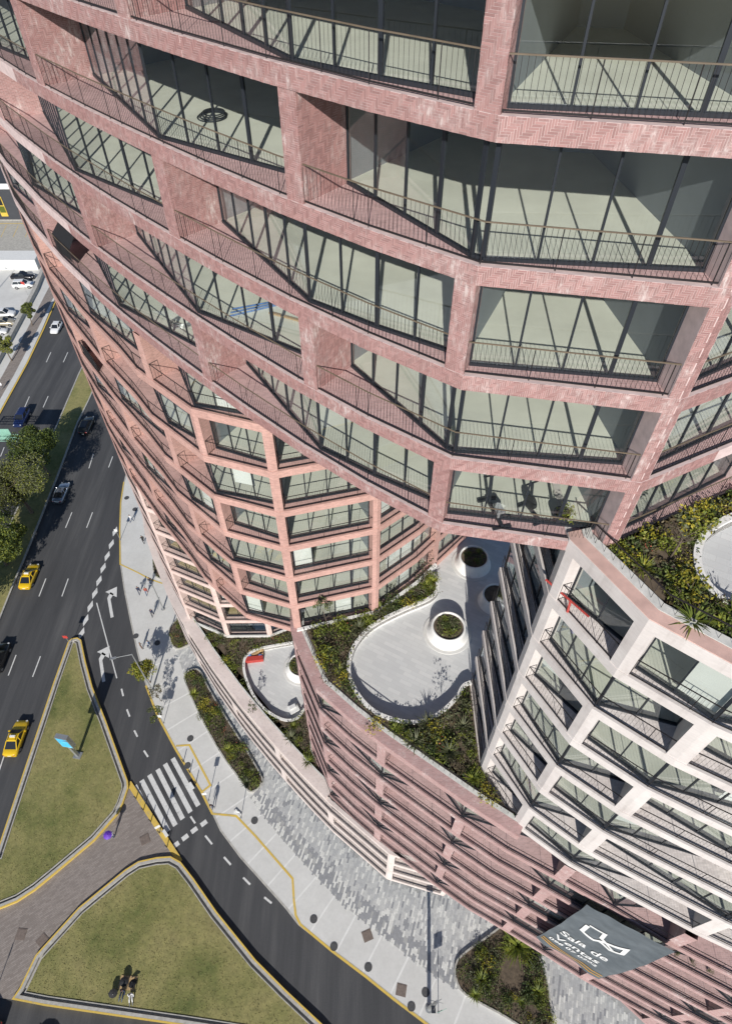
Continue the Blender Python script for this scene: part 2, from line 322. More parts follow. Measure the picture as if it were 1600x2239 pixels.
# surveyed plan coordinates in metres
T = {
'island1': [(-39.72, 42.44), (-39.36, 42.86), (-38.66, 43.0), (-38.07, 42.65), (-36.51, 39.41), (-34.62, 35.9), (-31.67, 31.41), (-27.29, 24.37), (-27.05, 23.61), (-27.22, 21.98), (-27.54, 20.82), (-28.81, 18.95), (-29.34, 18.17), (-32.55, 15.01), (-34.19, 13.45), (-35.7, 12.39), (-37.34, 11.74), (-39.93, 11.23), (-42.05, 12.96), (-43.13, 19.04), (-39.51, 17.45), (-39.63, 26.18), (-39.77, 36.52)] ,
'island2': [(-19.64, 16.08), (-20.82, 16.61), (-22.27, 16.52), (-24.14, 16.13), (-25.39, 15.31), (-29.22, 11.9), (-31.65, 8.69), (-32.21, 7.94), (-32.85, 5.36), (-33.28, 4.49), (-30.09, 4.02), (-16.92, 2.58), (-10.06, 1.77), (-2.5, 1.38), (-4.03, 2.71), (-7.63, 5.25), (-10.72, 7.57), (-15.14, 11.58), (-18.0, 14.54)] ,
'path': [(-27.19, 24.17), (-19.98, 16.08), (-20.8, 16.52), (-22.27, 16.52), (-24.12, 16.04), (-25.39, 15.31), (-29.22, 11.9), (-31.65, 8.69), (-32.21, 7.94), (-32.85, 5.36), (-33.28, 4.49), (-36.44, 4.84), (-40.39, 9.03), (-39.93, 11.23), (-37.34, 11.74), (-35.7, 12.39), (-34.19, 13.45), (-32.55, 15.01), (-29.34, 18.17), (-28.81, 18.95), (-27.54, 20.82), (-27.22, 21.98), (-27.05, 23.61)] ,
'path_yellow': [(-27.22, 24.27), (-19.75, 16.13)] ,
'walk_curb': [(-40.69, 95.49), (-40.82, 85.12), (-39.84, 72.13), (-39.2, 67.57), (-37.89, 61.88), (-36.15, 55.33), (-34.49, 50.89), (-32.59, 46.35), (-30.32, 41.08), (-28.0, 36.21), (-25.69, 32.29), (-22.59, 28.06), (-18.8, 23.36), (-17.1, 20.92), (-15.97, 19.18), (-13.47, 16.56), (-10.76, 14.16), (-8.18, 11.86), (-6.82, 10.48), (-3.38, 8.31), (0.0, 6.24), (2.68, 4.49), (5.59, 2.71), (9.1, 0.59), (12.93, -1.4)] ,
'yellow_a': [(-39.84, 72.13), (-39.2, 67.57), (-37.89, 61.88), (-36.15, 55.33), (-33.39, 53.93), (-31.09, 52.63), (-29.22, 51.91)] ,
'yellow_b': [(-28.0, 36.21), (-25.69, 32.29), (-22.59, 28.06), (-18.8, 23.36), (-17.1, 20.92), (-14.41, 20.68), (-11.98, 18.58), (-9.79, 16.52), (-7.68, 14.54), (-7.39, 12.55), (-7.11, 11.27), (-6.59, 10.48), (-3.38, 8.31), (0.0, 6.24), (2.68, 4.49), (5.59, 2.71), (9.1, 0.59)] ,
'yellow_box': [(-22.63, 28.49), (-21.06, 28.6), (-17.8, 23.97), (-18.62, 23.26)] ,
'pavers': [(-13.12, 22.62), (-9.39, 18.58), (-6.06, 15.48), (-2.34, 12.19), (0.0, 10.6), (2.72, 8.8), (5.55, 6.96), (8.59, 5.25), (10.08, 5.74), (19.07, 2.71), (25.69, 0.75), (30.09, 4.02), (14.54, 15.48), (-5.42, 27.52), (-15.56, 39.41), (-25.55, 47.83), (-26.31, 42.79), (-24.8, 40.74), (-23.52, 37.79), (-21.33, 38.11), (-16.9, 31.99), (-11.91, 24.88), (-11.83, 24.12), (-12.74, 22.97)] ,
'paver_band': [(-13.12, 22.62), (-9.39, 18.58), (-6.06, 15.48), (-2.34, 12.19), (0.0, 10.6), (2.72, 8.8), (5.55, 6.96), (8.59, 5.25)] ,
'paver_band2': [(-12.4, 23.11), (-8.02, 18.95), (-4.63, 16.13), (-0.47, 13.08), (2.32, 11.23), (5.24, 9.4), (8.23, 7.17)] ,
'planter_a': [(-31.53, 56.42), (-31.18, 54.5), (-30.54, 53.11), (-29.75, 52.55), (-28.98, 52.63), (-28.21, 53.11), (-28.78, 54.92), (-29.94, 56.59), (-31.05, 57.02)] ,
'planter_b': [(-26.81, 44.05), (-26.23, 45.48), (-25.39, 46.35), (-24.57, 46.71), (-23.43, 44.9), (-22.84, 42.65), (-23.33, 41.96), (-24.88, 41.15), (-25.87, 41.82)] ,
'planter_c': [(-23.37, 37.03), (-23.26, 37.98), (-22.34, 38.5), (-21.55, 38.37), (-20.79, 37.41), (-20.18, 36.21), (-17.74, 32.75), (-14.16, 28.06), (-11.91, 24.88), (-11.78, 24.17), (-12.43, 23.36), (-13.02, 23.07), (-13.57, 23.36), (-13.83, 23.77), (-17.23, 27.52), (-20.86, 32.75)] ,
'planter_d': [(13.83, 10.56), (11.84, 9.37), (10.15, 8.5), (8.9, 7.68), (8.53, 7.03), (8.52, 5.96), (9.0, 5.01), (10.56, 4.22), (12.87, 3.21), (15.12, 1.96), (17.14, 1.54), (17.24, 2.71), (17.34, 5.25), (17.25, 6.6), (16.84, 8.05), (15.55, 9.79)] ,
'left_curb': [(-70.75, 157.19), (-69.06, 133.38), (-67.79, 117.02), (-66.93, 104.89), (-66.64, 88.61), (-66.42, 75.87), (-66.14, 64.67)] ,
'left_wall': [(-77.38, 171.56), (-73.23, 131.78), (-72.07, 112.81), (-71.54, 101.46), (-70.83, 82.71)] ,
'median_l': [(-56.14, 122.32), (-56.11, 110.05), (-56.07, 101.16), (-55.5, 86.35), (-55.41, 79.45), (-55.33, 66.59), (-55.26, 58.75), (-55.23, 48.58)] ,
'median_r': [(-51.9, 113.64), (-51.74, 102.64), (-51.62, 93.45), (-51.82, 86.98), (-51.09, 72.65), (-50.69, 60.52), (-50.44, 51.28), (-50.25, 45.62), (-50.16, 36.21)] ,
'dash00': [(-46.84, 78.99), (-46.6, 75.43)] ,
'dash01': [(-43.35, 78.31), (-43.34, 75.65)] ,
'dash02': [(-46.45, 65.62), (-46.46, 62.43)] ,
'dash03': [(-43.19, 65.62), (-43.2, 62.43)] ,
'dash04': [(-46.32, 52.87), (-46.27, 49.8)] ,
'dash05': [(-43.08, 52.87), (-43.03, 49.8)] ,
'dash06': [(-46.17, 40.61), (-46.1, 37.66)] ,
'dash07': [(-42.89, 40.41), (-42.9, 37.47)] ,
'dash08': [(-42.77, 27.41), (-42.69, 25.51)] ,
'dash09': [(-63.92, 108.77), (-63.71, 105.35)] ,
'dash10': [(-60.48, 108.77), (-60.33, 105.35)] ,
'dash11': [(-63.3, 94.54), (-63.06, 91.2)] ,
'dash12': [(-59.81, 94.67), (-59.64, 91.33)] ,
'dash13': [(-62.79, 80.6), (-62.56, 78.31)] ,
'dash14': [(-31.05, 35.84), (-30.57, 34.85)] ,
'dash15': [(-29.68, 33.11), (-29.1, 32.17)] ,
'dash16': [(-28.12, 30.44), (-27.55, 29.66)] ,
'dash17': [(-26.39, 28.0), (-25.73, 27.25)] ,
'dash18': [(-19.51, 20.68), (-18.87, 19.97)] ,
'dash19': [(-17.55, 18.72), (-16.66, 17.86)] ,
'dash20': [(-15.19, 16.61), (-14.35, 15.87)] ,
'dash21': [(-12.88, 14.67), (-12.08, 14.03)] ,
'dash22': [(-10.48, 12.88), (-9.67, 12.35)] ,
'dash23': [(-37.81, 48.73), (-32.01, 37.28)] ,
'stripes': [(-26.51, 23.97), (-22.41, 18.77), (-25.87, 24.58), (-21.68, 19.13), (-25.11, 25.19), (-21.0, 19.74), (-24.29, 25.82), (-20.32, 20.4), (-23.56, 26.45), (-19.59, 21.11), (-22.78, 27.09), (-18.83, 21.79)] ,
'squares': [(-20.57, 17.81), (-19.71, 18.54), (-18.85, 19.27), (-17.91, 19.97)] ,
'diamonds': [(-38.62, 61.7), (-38.52, 59.19), (-38.54, 56.94), (-38.55, 54.75), (-38.52, 52.47), (-38.52, 50.34), (-38.53, 48.13), (-38.53, 45.91), (-38.48, 43.83)] ,
'arrow1': [(-35.18, 46.35), (-34.8, 46.35), (-35.98, 48.88), (-35.67, 49.42), (-35.47, 48.88), (-35.46, 50.11), (-36.25, 50.89), (-36.09, 50.26), (-36.64, 49.42)] ,
'arrow2': [(-33.69, 36.78), (-33.42, 36.84), (-34.63, 39.54), (-34.28, 40.01), (-34.09, 39.54), (-34.16, 40.67), (-35.01, 41.35), (-34.82, 40.67), (-35.14, 39.87)] ,
'cars': [(-62.59, 88.23), (-49.92, 86.11), (-49.44, 70.07), (-48.84, 53.44), (-42.05, 29.6), (-47.96, 40.07), (-80.24, 138.93), (-78.77, 135.4), (-65.88, 117.71), (-77.83, 122.68), (-76.44, 119.46), (-76.57, 116.68), (-34.18, 4.02), (-30.88, 2.58), (-19.27, 1.7)] ,
'carsdir': [(-62.88, 92.12), (-61.82, 84.51), (-50.0, 90.16), (-49.81, 82.95), (-49.36, 72.44), (-49.4, 67.37), (-48.7, 55.75), (-48.92, 51.04), (-41.97, 31.7), (-42.16, 27.52)] ,
'people': [(-36.39, 63.54), (-33.57, 59.36), (-32.06, 50.26), (-30.98, 50.11), (-30.78, 51.83), (-29.36, 46.57), (-29.68, 41.42), (-28.66, 41.76), (-17.04, 21.5), (-27.86, 18.77), (-23.11, 4.98), (-68.99, 96.6)] ,
'poles': [(-26.99, 35.59), (5.92, 3.78), (-34.0, 27.41), (-37.36, 59.81), (-13.73, 20.54), (-17.78, 22.28), (-28.29, 47.83), (-88.71, 148.85), (-24.58, 31.3)] ,
'trees': [(-56.59, 70.07), (-58.14, 79.79), (-55.08, 59.19), (-73.53, 122.32), (-72.93, 108.77), (-28.52, 37.98), (-25.63, 35.47), (-26.72, 32.58), (-61.66, 71.61)] ,
'manholes': [(-38.49, 68.56), (-36.58, 66.1), (-30.99, 43.34), (-27.86, 42.3), (-21.09, 29.38), (-20.83, 26.18), (-12.32, 20.21), (-5.28, 10.95), (-3.16, 8.65), (0.22, 6.99), (5.65, 5.04), (4.25, 3.98)] ,
'squarecovers': [(-24.0, 18.31), (-34.35, 9.67), (-32.03, 9.14), (0.14, 9.56), (3.35, 5.22)] ,
'bollards': [(-25.96, 22.52), (-24.85, 21.3), (-23.76, 20.11), (-22.55, 18.95), (-21.45, 17.54), (-21.39, 26.61), (-20.42, 25.4), (-19.51, 24.17)] ,
'billboard': [(-34.45, 27.58), (-32.27, 26.34)] ,
't2wall': [(4.95, 28.31), (5.44, 27.88), (5.52, 27.09), (5.36, 26.31), (4.7, 25.67), (2.89, 24.88), (0.82, 23.73), (0.0, 22.99), (-0.79, 21.83), (-1.09, 20.5), (-0.98, 19.56), (-0.51, 18.51), (0.15, 17.63), (1.03, 17.01), (2.2, 16.64), (3.28, 16.55), (4.27, 16.89), (5.2, 17.53), (5.96, 18.32), (6.4, 19.1), (6.97, 19.33)] ,
't2planters': [(5.94, 23.79), (8.49, 30.0), (9.64, 26.43)] ,
't2pr': [(4.28, 23.79), (7.6, 23.79), (5.0, 24.06), (7.13, 24.06)] ,
't1wall': [(-8.02, 34.8), (-9.99, 34.4), (-11.85, 34.01), (-12.85, 33.3), (-13.05, 32.48), (-12.78, 31.15), (-11.88, 29.24), (-10.76, 27.74), (-9.5, 26.77), (-8.29, 26.19), (-7.37, 26.19), (-6.84, 26.53), (-6.43, 27.35)] ,
't1planter': [(-7.19, 32.63), (-5.45, 32.63)] ,
't3wall': [(13.85, 14.9), (12.67, 14.37), (11.92, 13.85), (11.38, 13.15), (11.14, 12.29), (11.28, 11.65), (11.62, 11.18), (12.29, 10.7)] ,
't2bed': [(-3.84, 21.82), (-1.91, 21.46), (7.6, 15.95)] ,
'junk': [(-12.07, 33.29), (-7.14, 27.22)] ,
'gantry': [(-59.26, 76.12), (-55.32, 73.43)] ,
'lot_top': [(-94.7, 162.23), (-89.37, 162.23), (-87.88, 144.34), (-82.94, 144.34)] ,
'walkjoints': [(-5.07, 10.56), (-2.61, 13.58), (0.0, 7.17), (3.2, 9.79)] ,
}
# ------------------------------------------------------------------ the tower
E = lambda k: 70.4 - 3.2 * k          # underside of the facade band of storey k
BH = 0.5
tower = empty('apartment_tower', (-6, 24, 0))
tag(tower, 'stepped brick apartment tower shading from dark red above to white, with balconies on every storey', 'building')
TINV = Matrix.Translation((6, -24, 0))
def tb(mb, name, mats, smooth=False, merge=False, parent=None):
    o = mb.build(name, mats, parent or tower, smooth, merge)
    if o: o.matrix_parent_inverse = TINV
    return o
OC = [(-29.3, 60), (-28.6, 55), (-27.1, 50.5), (-25, 46.2), (-22.5, 41.6), (-20.4, 38.4), (-18.6, 36.0), (-16.9, 33.7), (-15.3, 31.75), (-13.7, 29.8), (-12.1, 28.0), (-10.2, 25.95),
      (-8.4, 24.1), (-6.6, 22.3), (-5, 20.75), (-2.5, 18.45), (0, 16.38), (2.7, 14.42)]
unit = MB(); unit.prism([(0, -0.5), (1, -0.5), (1, 0.5), (0, 0.5)], 0, 1)
PANE_ME = unit.mesh('pane', 'glass')
panes = []       # (distance to the camera, parent frame, a, b, z0, z1)
BRK = MB()       # small herringbone bricks past the first few hundred
bricks = []      # (distance, origin, ux, uy, w, h)
def herring(o, ux, uy, W, H, b=0.055, n=4):
    """herringbone bricks on a W x H rectangle with corner o and axes ux, uy"""
    nx, ny = int(W / b) + 1, int(H / b) + 1; ph = rng.randrange(8); j = 0.010
    for x in range(-n, nx):
        for y in range(-n, ny):
            m = (x - y + ph) % (2 * n)
            if m == 0: r = (x, y, x + n, y + 1)
            elif m == 2 * n - 1: r = (x, y, x + 1, y + n)
            else: continue
            a0, b0, a1, b1 = max(0, r[0] * b + j / 2), max(0, r[1] * b + j / 2), min(W, r[2] * b - j / 2), min(H, r[3] * b - j / 2)
            if a1 - a0 < 0.02 or b1 - b0 < 0.02: continue
            c = o + ux * a0 + uy * b0
            bricks.append(((c - Vector((0, 0, CAMZ))).length, c, ux, uy, a1 - a0, b1 - b0))
def flush_bricks():
    bricks.sort(key=lambda q: -q[4] * q[5] / q[0] ** 2 if q[0] > 1 else 0)
    bricks.sort(key=lambda q: q[0] + (6 if q[4] * q[5] < 0.011 else 0))
    um = MB(); um.face([(0, 0, 1), (1, 0, 1), (1, 1, 1), (0, 1, 1)]); um.face([(0, 0, 0), (1, 0, 0), (1, 0, 1), (0, 0, 1)]); um.face([(1, 0, 0), (1, 1, 0), (1, 1, 1), (1, 0, 1)])
    um.face([(1, 1, 0), (0, 1, 0), (0, 1, 1), (1, 1, 1)]); um.face([(0, 1, 0), (0, 0, 0), (0, 0, 1), (0, 1, 1)])
    me = um.mesh('brick', 'd_loose')
    for i, (d, c, ux, uy, W, H) in enumerate(bricks):
        n = ux.cross(uy).normalized(); th = 0.007 + 0.004 * rng.random()
        if i < 300:
            o = link('brick', me, tower)
            mt = Matrix((ux * W, uy * H, n * th)).transposed().to_4x4(); mt.translation = c
            o.matrix_parent_inverse = TINV; o.matrix_basis = mt
        else:
            P = [c, c + ux * W, c + ux * W + uy * H, c + uy * H]; T = [p + n * th for p in P]
            BRK.face([tuple(p) for p in T])
            for a in range(4):
                b = (a + 1) % 4; BRK.face([tuple(P[a]), tuple(P[b]), tuple(T[b]), tuple(T[a])])
    o = tb(BRK, 'bricks', 'd_loose', merge=True); stuff(o)
def railing(pl, t0, t1, z, ret=0.0, key='d'):
    """front railing: handrail, bottom rail, posts and thin bars, plus a short return along the left pier"""
    mb = MB(); d = 0.10; hr = 1 if key == 'd' else 0; gap = 0.125 if key == 'd' else 0.15
    pts = [Vector((q[0], q[1], 0)) for q in pl.sub(t0, t1, d)]
    if ret > 0.25:
        q = pl.at(t0, d + ret); pts = [Vector((q[0], q[1], 0))] + pts
    for a, b in zip(pts, pts[1:]):
        mb.bar(a + Vector((0, 0, z + 1.02)), b + Vector((0, 0, z + 1.02)), 0.036, 0.028, hr)
        mb.bar(a + Vector((0, 0, z + 0.07)), b + Vector((0, 0, z + 0.07)), 0.035, 0.035, 0)
        L = (b - a).length; n = max(1, int(L / gap))
        for i in range(n + 1):
            p = a.lerp(b, i / n); post = i % 14 == 0
            s = 0.022 if post else (0.0085 if key == 'd' else 0.006)
            mb.bar(p + Vector((0, 0, z + (0 if post else 0.07))), p + Vector((0, 0, z + 1.02)), s, s, 0, False)
    return tb(mb, 'railing', ['rail', 'rail_top'])
def block(key, pl, floors, nodes, depth=8.0, edge=0.6, pw=0.6, bricks_from=None, top_band=True, end=None, band_levels=None, paver=None, mull=1.25, rail_from=0.0):
    """one wing: bands, slabs, piers, glazing, balcony floors and railings for each storey in floors"""
    bm_, pv = key + '_brick', (paver or key) + '_paver'
    T = [(pl.of(q), par, dc if isinstance(dc, tuple) else (dc, dc)) for q, par, dc in nodes]; T.sort()
    L = end if end is not None else pl.L
    for k in (band_levels if band_levels is not None else floors):
        mb = MB(); strip(mb, pl, 0, L, 0.0, 0.22, E(k), E(k) + BH, 0)
        near = bricks_from is not None
        tb(mb, 'spandrel', 'd_mortar' if near else bm_)
        if near:
            t0 = pl.of(bricks_from[0]); t1 = pl.of(bricks_from[1])
            ps = pl.sub(t0, t1, 0.0)
            for a, b in zip(ps, ps[1:]):
                a3, b3 = Vector((a[0], a[1], E(k))), Vector((b[0], b[1], E(k)))
                ux = (b3 - a3); l = ux.length; ux.normalize()
                herring(a3 + ux * 0.003, ux, Vector((0, 0, 1)), l - 0.006, BH)
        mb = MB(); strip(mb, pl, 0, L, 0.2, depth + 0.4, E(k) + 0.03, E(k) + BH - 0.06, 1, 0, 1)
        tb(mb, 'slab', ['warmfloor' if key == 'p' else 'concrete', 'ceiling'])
    for k in floors:
        z0 = E(k) + BH; z1 = E(k - 1)
        cols = [(t, dc) for t, par, dc in T if (par == 'all' or par == ('even' if k % 2 == 0 else 'odd')) and t < L + 0.01]
        mids = [t for t, par, dc in T if (t, dc) not in cols]
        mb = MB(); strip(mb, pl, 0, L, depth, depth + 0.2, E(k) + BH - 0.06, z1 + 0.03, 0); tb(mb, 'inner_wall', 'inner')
        for t, dc2 in cols:                                    # piers
            dc = max(dc2)
            t_ = min(max(t, pw / 2 + 0.01), L - pw / 2 - 0.01)
            mb = MB(); strip(mb, pl, t_ - pw / 2, t_ + pw / 2, 0.03, dc + 0.12, z0 - 0.02, z1 + 0.02, 0, False, False)
            near = bricks_from is not None and pl.of(bricks_from[0]) < t
            tb(mb, 'pier', 'd_mortar' if near else bm_)
            if near:
                c = [Vector((*q, z0)) for q in pl.sub(t_ - pw / 2, t_ + pw / 2, 0.03)]
                for a, b in zip(c, c[1:]):
                    ux = (b - a).normalized(); herring(a, ux, Vector((0, 0, 1)), (b - a).length, z1 - z0)
                a = Vector((*pl.at(t_ + pw / 2, 0.03), z0)); b = Vector((*pl.at(t_ + pw / 2, dc + 0.1), z0))
                herring(a, (b - a).normalized(), Vector((0, 0, 1)), (b - a).length, z1 - z0)
            if dc < depth - 1:
                mb = MB(); a = Vector(pl.at(t_, dc + 0.1)); b = Vector(pl.at(t_, depth)); x = (b - a).normalized(); y = Vector((x.y, -x.x)) * 0.08
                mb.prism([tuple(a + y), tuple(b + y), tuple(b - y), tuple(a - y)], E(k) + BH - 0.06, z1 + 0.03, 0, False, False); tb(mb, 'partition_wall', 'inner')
        bounds = [(0.0, (edge, edge), False)] + [(t, dc, True) for t, dc in cols] + [(L, (edge, edge), False)]
        for (ta, da, ca), (tb_, db, cb) in zip(bounds, bounds[1:]):
            a = ta + (pw / 2 if ca else 0); b = tb_ - (pw / 2 if cb else 0)
            if b - a < 0.5: continue
            prof = [(a, da[1])] + [(t, edge) for t in mids if a + 0.4 < t < b - 0.4] + [(b, db[0])]
            g = []                                             # glass line in plan
            for (s0, e0), (s1, e1) in zip(prof, prof[1:]):
                q = [(s0, e0)]
                if abs(e0 - e1) < 0.5: q += [(x, e0 + (e1 - e0) * (x - s0) / (s1 - s0)) for x in pl.s if s0 + 0.3 < x < s1 - 0.3]
                g += q
            g.append(prof[-1])
            gp = [Vector((*pl.at(t, d), 0)) for t, d in g]
            fr = MB(); zz = Vector((0, 0, 1)); first = True; mine = []
            for p, q in zip(gp, gp[1:]):
                l = (q - p).length
                if l < 0.15: continue
                n = max(1, round(l / mull)); ux = (q - p).normalized()
                fr.bar(p + zz * (z0 + 0.04), q + zz * (z0 + 0.04), 0.12, 0.09); fr.bar(p + zz * (z1 - 0.04), q + zz * (z1 - 0.04), 0.12, 0.1)
                for i in range(n + 1):
                    if i < n: mine.append((p.lerp(q, i / n), p.lerp(q, (i + 1) / n)))
                    if i == 0 and not first: continue
                    c = p.lerp(q, i / n); wd = 0.115 if (i % 3 == 0 or i == n) else 0.055
                    y = Vector((-ux.y, ux.x, 0)) * 0.035; x = ux * wd / 2
                    fr.prism([tuple((c - x - y)[:2]), tuple((c + x - y)[:2]), tuple((c + x + y)[:2]), tuple((c - x + y)[:2])], z0 + 0.08, z1 - 0.09, 0, False, False)
                first = False
            if not fr.f: continue
            fo = tb(fr, 'window_frame', 'frame')
            for p, q in mine:
                c = (p + q) / 2; panes.append(((Vector((c.x, c.y, z0)) - Vector((0, 0, CAMZ))).length, fo, p, q, z0 + 0.08, z1 - 0.08))
            if key in 'owpl':                                   # a few drawn blinds behind the glass
                for p, q in mine:
                    if rng.random() < 0.10 and (q - p).length > 0.5 and max(abs(p.x), abs(q.x)) < 24 and p.y < 40:
                        n = Vector((-(q.y - p.y), q.x - p.x, 0)).normalized(); A, B2 = p + n * 0.16, q + n * 0.16; bl = MB(); h_ = rng.choice((0.1, 0.1, 1.0))
                        bl.prism([tuple(A[:2]), tuple(B2[:2]), tuple((B2 + n * 0.02)[:2]), tuple((A + n * 0.02)[:2])], z0 + h_, z1 - 0.1, 0); tb(bl, 'blind', 'blind')
            fl = MB(); op = pl.sub(a, b, 0.23)                  # balcony floor between band and glass
            poly = op + [(v.x, v.y) for v in reversed(gp)]
            fl.prism(poly, z0 - 0.055, z0 - 0.012, 0, None, False); tb(fl, 'balcony_floor', pv)
            if b > rail_from: railing(pl, max(a, rail_from), b, z0, max(0, min(0.5, da[1] - 0.2)) if ca and key != 'd' else 0, key)
def flush_panes():
    panes.sort(key=lambda q: q[0]); rest = MB()
    for i, (d, fo, p, q, z0, z1) in enumerate(panes):
        l = (q - p).length; ang = math.atan2(q.y - p.y, q.x - p.x)
        if i < 300:
            o = link('pane', PANE_ME, fo, (p.x, p.y, z0), (0, 0, ang), (l, 0.014, z1 - z0))
        else:
            n = Vector((-(q.y - p.y), q.x - p.x, 0)).normalized() * 0.007
            rest.prism([tuple((p - n)[:2]), tuple((q - n)[:2]), tuple((q + n)[:2]), tuple((p + n)[:2])], z0, z1, 0, False, False)
    o = tb(rest, 'panes', 'glass'); stuff(o)
# --- dark red upper wing
D_PL = PL(OC + [(8.4, 13.35), (11.3, 14.78), (14.2, 16.2), (20, 19.2)])
block('d', D_PL, [-1, 0, 1, 2, 3, 4],
      [((2.45, 14.6), 'even', (0.75, 0.55)), ((-7.0, 22.7), 'even', (1.4, 2.0)), ((-18.0, 35.2), 'even', (1.3, 2.0)), ((-27.1, 50.5), 'even', (1.4, 2.2)),
       ((-2.0, 18.0), 'odd', (1.45, 1.9)), ((-12.6, 28.6), 'odd', (1.3, 2.1)), ((-23.3, 43.1), 'odd', (1.3, 2.0)),
       ((8.4, 13.35), 'all', (0.75, 0.45)), ((14.2, 16.2), 'all', 0.8)], depth=8.0, edge=0.32, bricks_from=((-14.5, 30.8), (11.3, 14.78)), band_levels=[-2, -1, 0, 1, 2, 3, 4])
# --- orange middle wing
O_PL = PL(OC[:10] + [(-12.3, 27.9), (-8.75, 24.6), (-4.88, 23.3), (0.7, 24.78), (3.7, 27.3), (5.3, 29.05), (9, 33)])
block('o', O_PL, [5, 6, 7, 8, 9, 10, 11],
      [((-11.35, 27.0), 'odd', (1.0, 1.7)), ((-8.75, 24.6), 'even', (0.7, 0.75)), ((-4.88, 23.3), 'all', (0.55, 0.6)), ((0.7, 24.78), 'all', 0.55), ((5.3, 29.05), 'all', 0.55),
       ((-16.5, 33.1), 'even', (1.2, 2.2)), ((-20.6, 38.7), 'odd', (1.3, 2.2)), ((-25, 46.2), 'even', (1.3, 2.0))], depth=7.0, edge=0.32, pw=0.55)
# --- pale pink wing over the first terrace
P_PL = PL(OC[:5] + [(-20.1, 37.9), (-15.4, 35.75), (-10.64, 35.8), (-8.76, 36.7), (-4, 40)])
block('p', P_PL, [12, 13, 14, 15, 16, 17, 18],
      [((-20.1, 37.9), 'all', 0.7), ((-15.4, 35.75), 'all', 0.6), ((-10.64, 35.8), 'all', 0.6), ((-24, 44.3), 'odd', 1.8), ((-26.5, 49.3), 'even', 1.8)],
      depth=6.0, edge=0.45, pw=0.6, band_levels=[12, 13, 14, 15, 16, 17], rail_from=0.0)
# --- white wing
W_PL = PL([(6.97, 19.5), (7.0, 13.6), (8.8, 10.4), (11.4, 8.4), (13.4, 7.3), (17.5, 5.14), (23, 2.6)])
block('w', W_PL, [5, 6, 7, 8, 9, 10, 11],
      [((7.0, 13.6), 'all', (0.6, 0.55)), ((8.8, 10.4), 'odd', (1.05, 0.5)), ((11.4, 8.4), 'even', (1.35, 1.0)), ((17.5, 5.14), 'odd', (1.6, 1.2)), ((21, 3.5), 'even', 1.3)], depth=5.0, edge=0.28, pw=0.75)
# --- dusty pink lower wing
L_PL = PL([(-6.3, 31), (-5.35, 23.2), (-3.36, 18.8), (-1.1, 16.75), (1.0, 15.08), (5.95, 11.55), (8.6, 9.8), (11.5, 8.25), (14.3, 6.7), (17.2, 5.0), (21, 3.1), (27, 0.2)])
block('l', L_PL, [12, 13, 14, 15, 16, 17, 18],
      [((-5.35, 23.2), 'all', 0.6), ((-3.36, 18.8), 'odd', 0.9), ((0.95, 15.1), 'even', (1.9, 2.4)), ((5.95, 11.55), 'odd', (1.9, 2.3)), ((11.5, 8.25), 'even', (1.8, 2.3)),
       ((14.3, 6.7), 'none', 0), ((17.2, 5.0), 'even', (1.8, 2.2)), ((22.5, 2.4), 'odd', (1.8, 2.0))], depth=7.0, edge=0.3, pw=0.65)
# --- cream base along the street and the recessed ground floor under the pink wing
_oc = PL(OC[:16]); B_PL = PL(_oc.sub(0, _oc.L - 0.5, -0.8) + [(2.1, 13.9), (7.66, 12.43), (8.9, 13.3)])
block('b', B_PL, [19, 20, 21], [((-20.1, 37.9), 'odd', 1.4), ((-14, 30.2), 'even', 1.8), ((-8.4, 24.1), 'odd', 1.8), ((-3, 18.9), 'even', 1.8), ((2.3, 14.1), 'all', 0.8), ((7.66, 12.43), 'all', 0.7)],
      depth=6.0, edge=0.5, pw=0.7)
G_PL = PL([(8.8, 13.4), (13, 11.6), (20.9, 6.1), (24.6, 2.7), (29, -1.5)])
block('l', G_PL, [19, 20, 21], [((13, 11.6), 'all', 0.6), ((20.9, 6.1), 'all', 0.6), ((24.6, 2.7), 'all', 0.6)], depth=5.0, edge=0.5, pw=0.6, mull=1.6)
# --- parapets with broad copings, and the terrace decks behind them
def parapet(name, pl, t0, t1, k, mat, cop, zt, width, kerbw=0.28):
    mb = MB(); strip(mb, pl, t0, t1, 0, 0.3, E(k), E(k) + zt, 0); tb(mb, 'parapet', mat)
    mb = MB(); strip(mb, pl, t0 + 0.01, t1 - 0.01, 0.02, width, E(k) + zt - 0.03, E(k) + zt + 0.035, 0); tb(mb, 'coping', cop)
    mb = MB(); strip(mb, pl, t0 + 0.02, t1 - 0.02, width + 0.01, width + kerbw, E(k) + 0.2, E(k) + zt + 0.06, 0); tb(mb, 'planter_kerb', 'kerb_light')
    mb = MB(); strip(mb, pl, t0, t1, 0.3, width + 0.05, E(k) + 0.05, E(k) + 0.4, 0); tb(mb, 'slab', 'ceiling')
    # low guard rail on the kerb
    mb = MB(); ps = [Vector((*q, 0)) for q in pl.sub(t0 + 0.1, t1 - 0.1, width + 0.12)]; z = E(k) + zt + 0.06
    for a, b in zip(ps, ps[1:]):
        mb.bar(a + Vector((0, 0, z + 0.75)), b + Vector((0, 0, z + 0.75)), 0.04, 0.04)
        n = max(1, int((b - a).length / 0.4))
        for i in range(n + 1):
            p = a.lerp(b, i / n); mb.bar(p + Vector((0, 0, z)), p + Vector((0, 0, z + 0.75)), 0.012, 0.012, 0, False)
    if kerbw > 0.2: tb(mb, 'guard_rail', 'rail')
M['cop_w'] = plain('faded pink coping', (0.60, 0.40, 0.345), 0.8, 0.2, 1.2)
parapet('l', L_PL, 0, L_PL.of((8.75, 9.75)), 11, 'l_brick', 'l_brick', 0.62, 0.68)
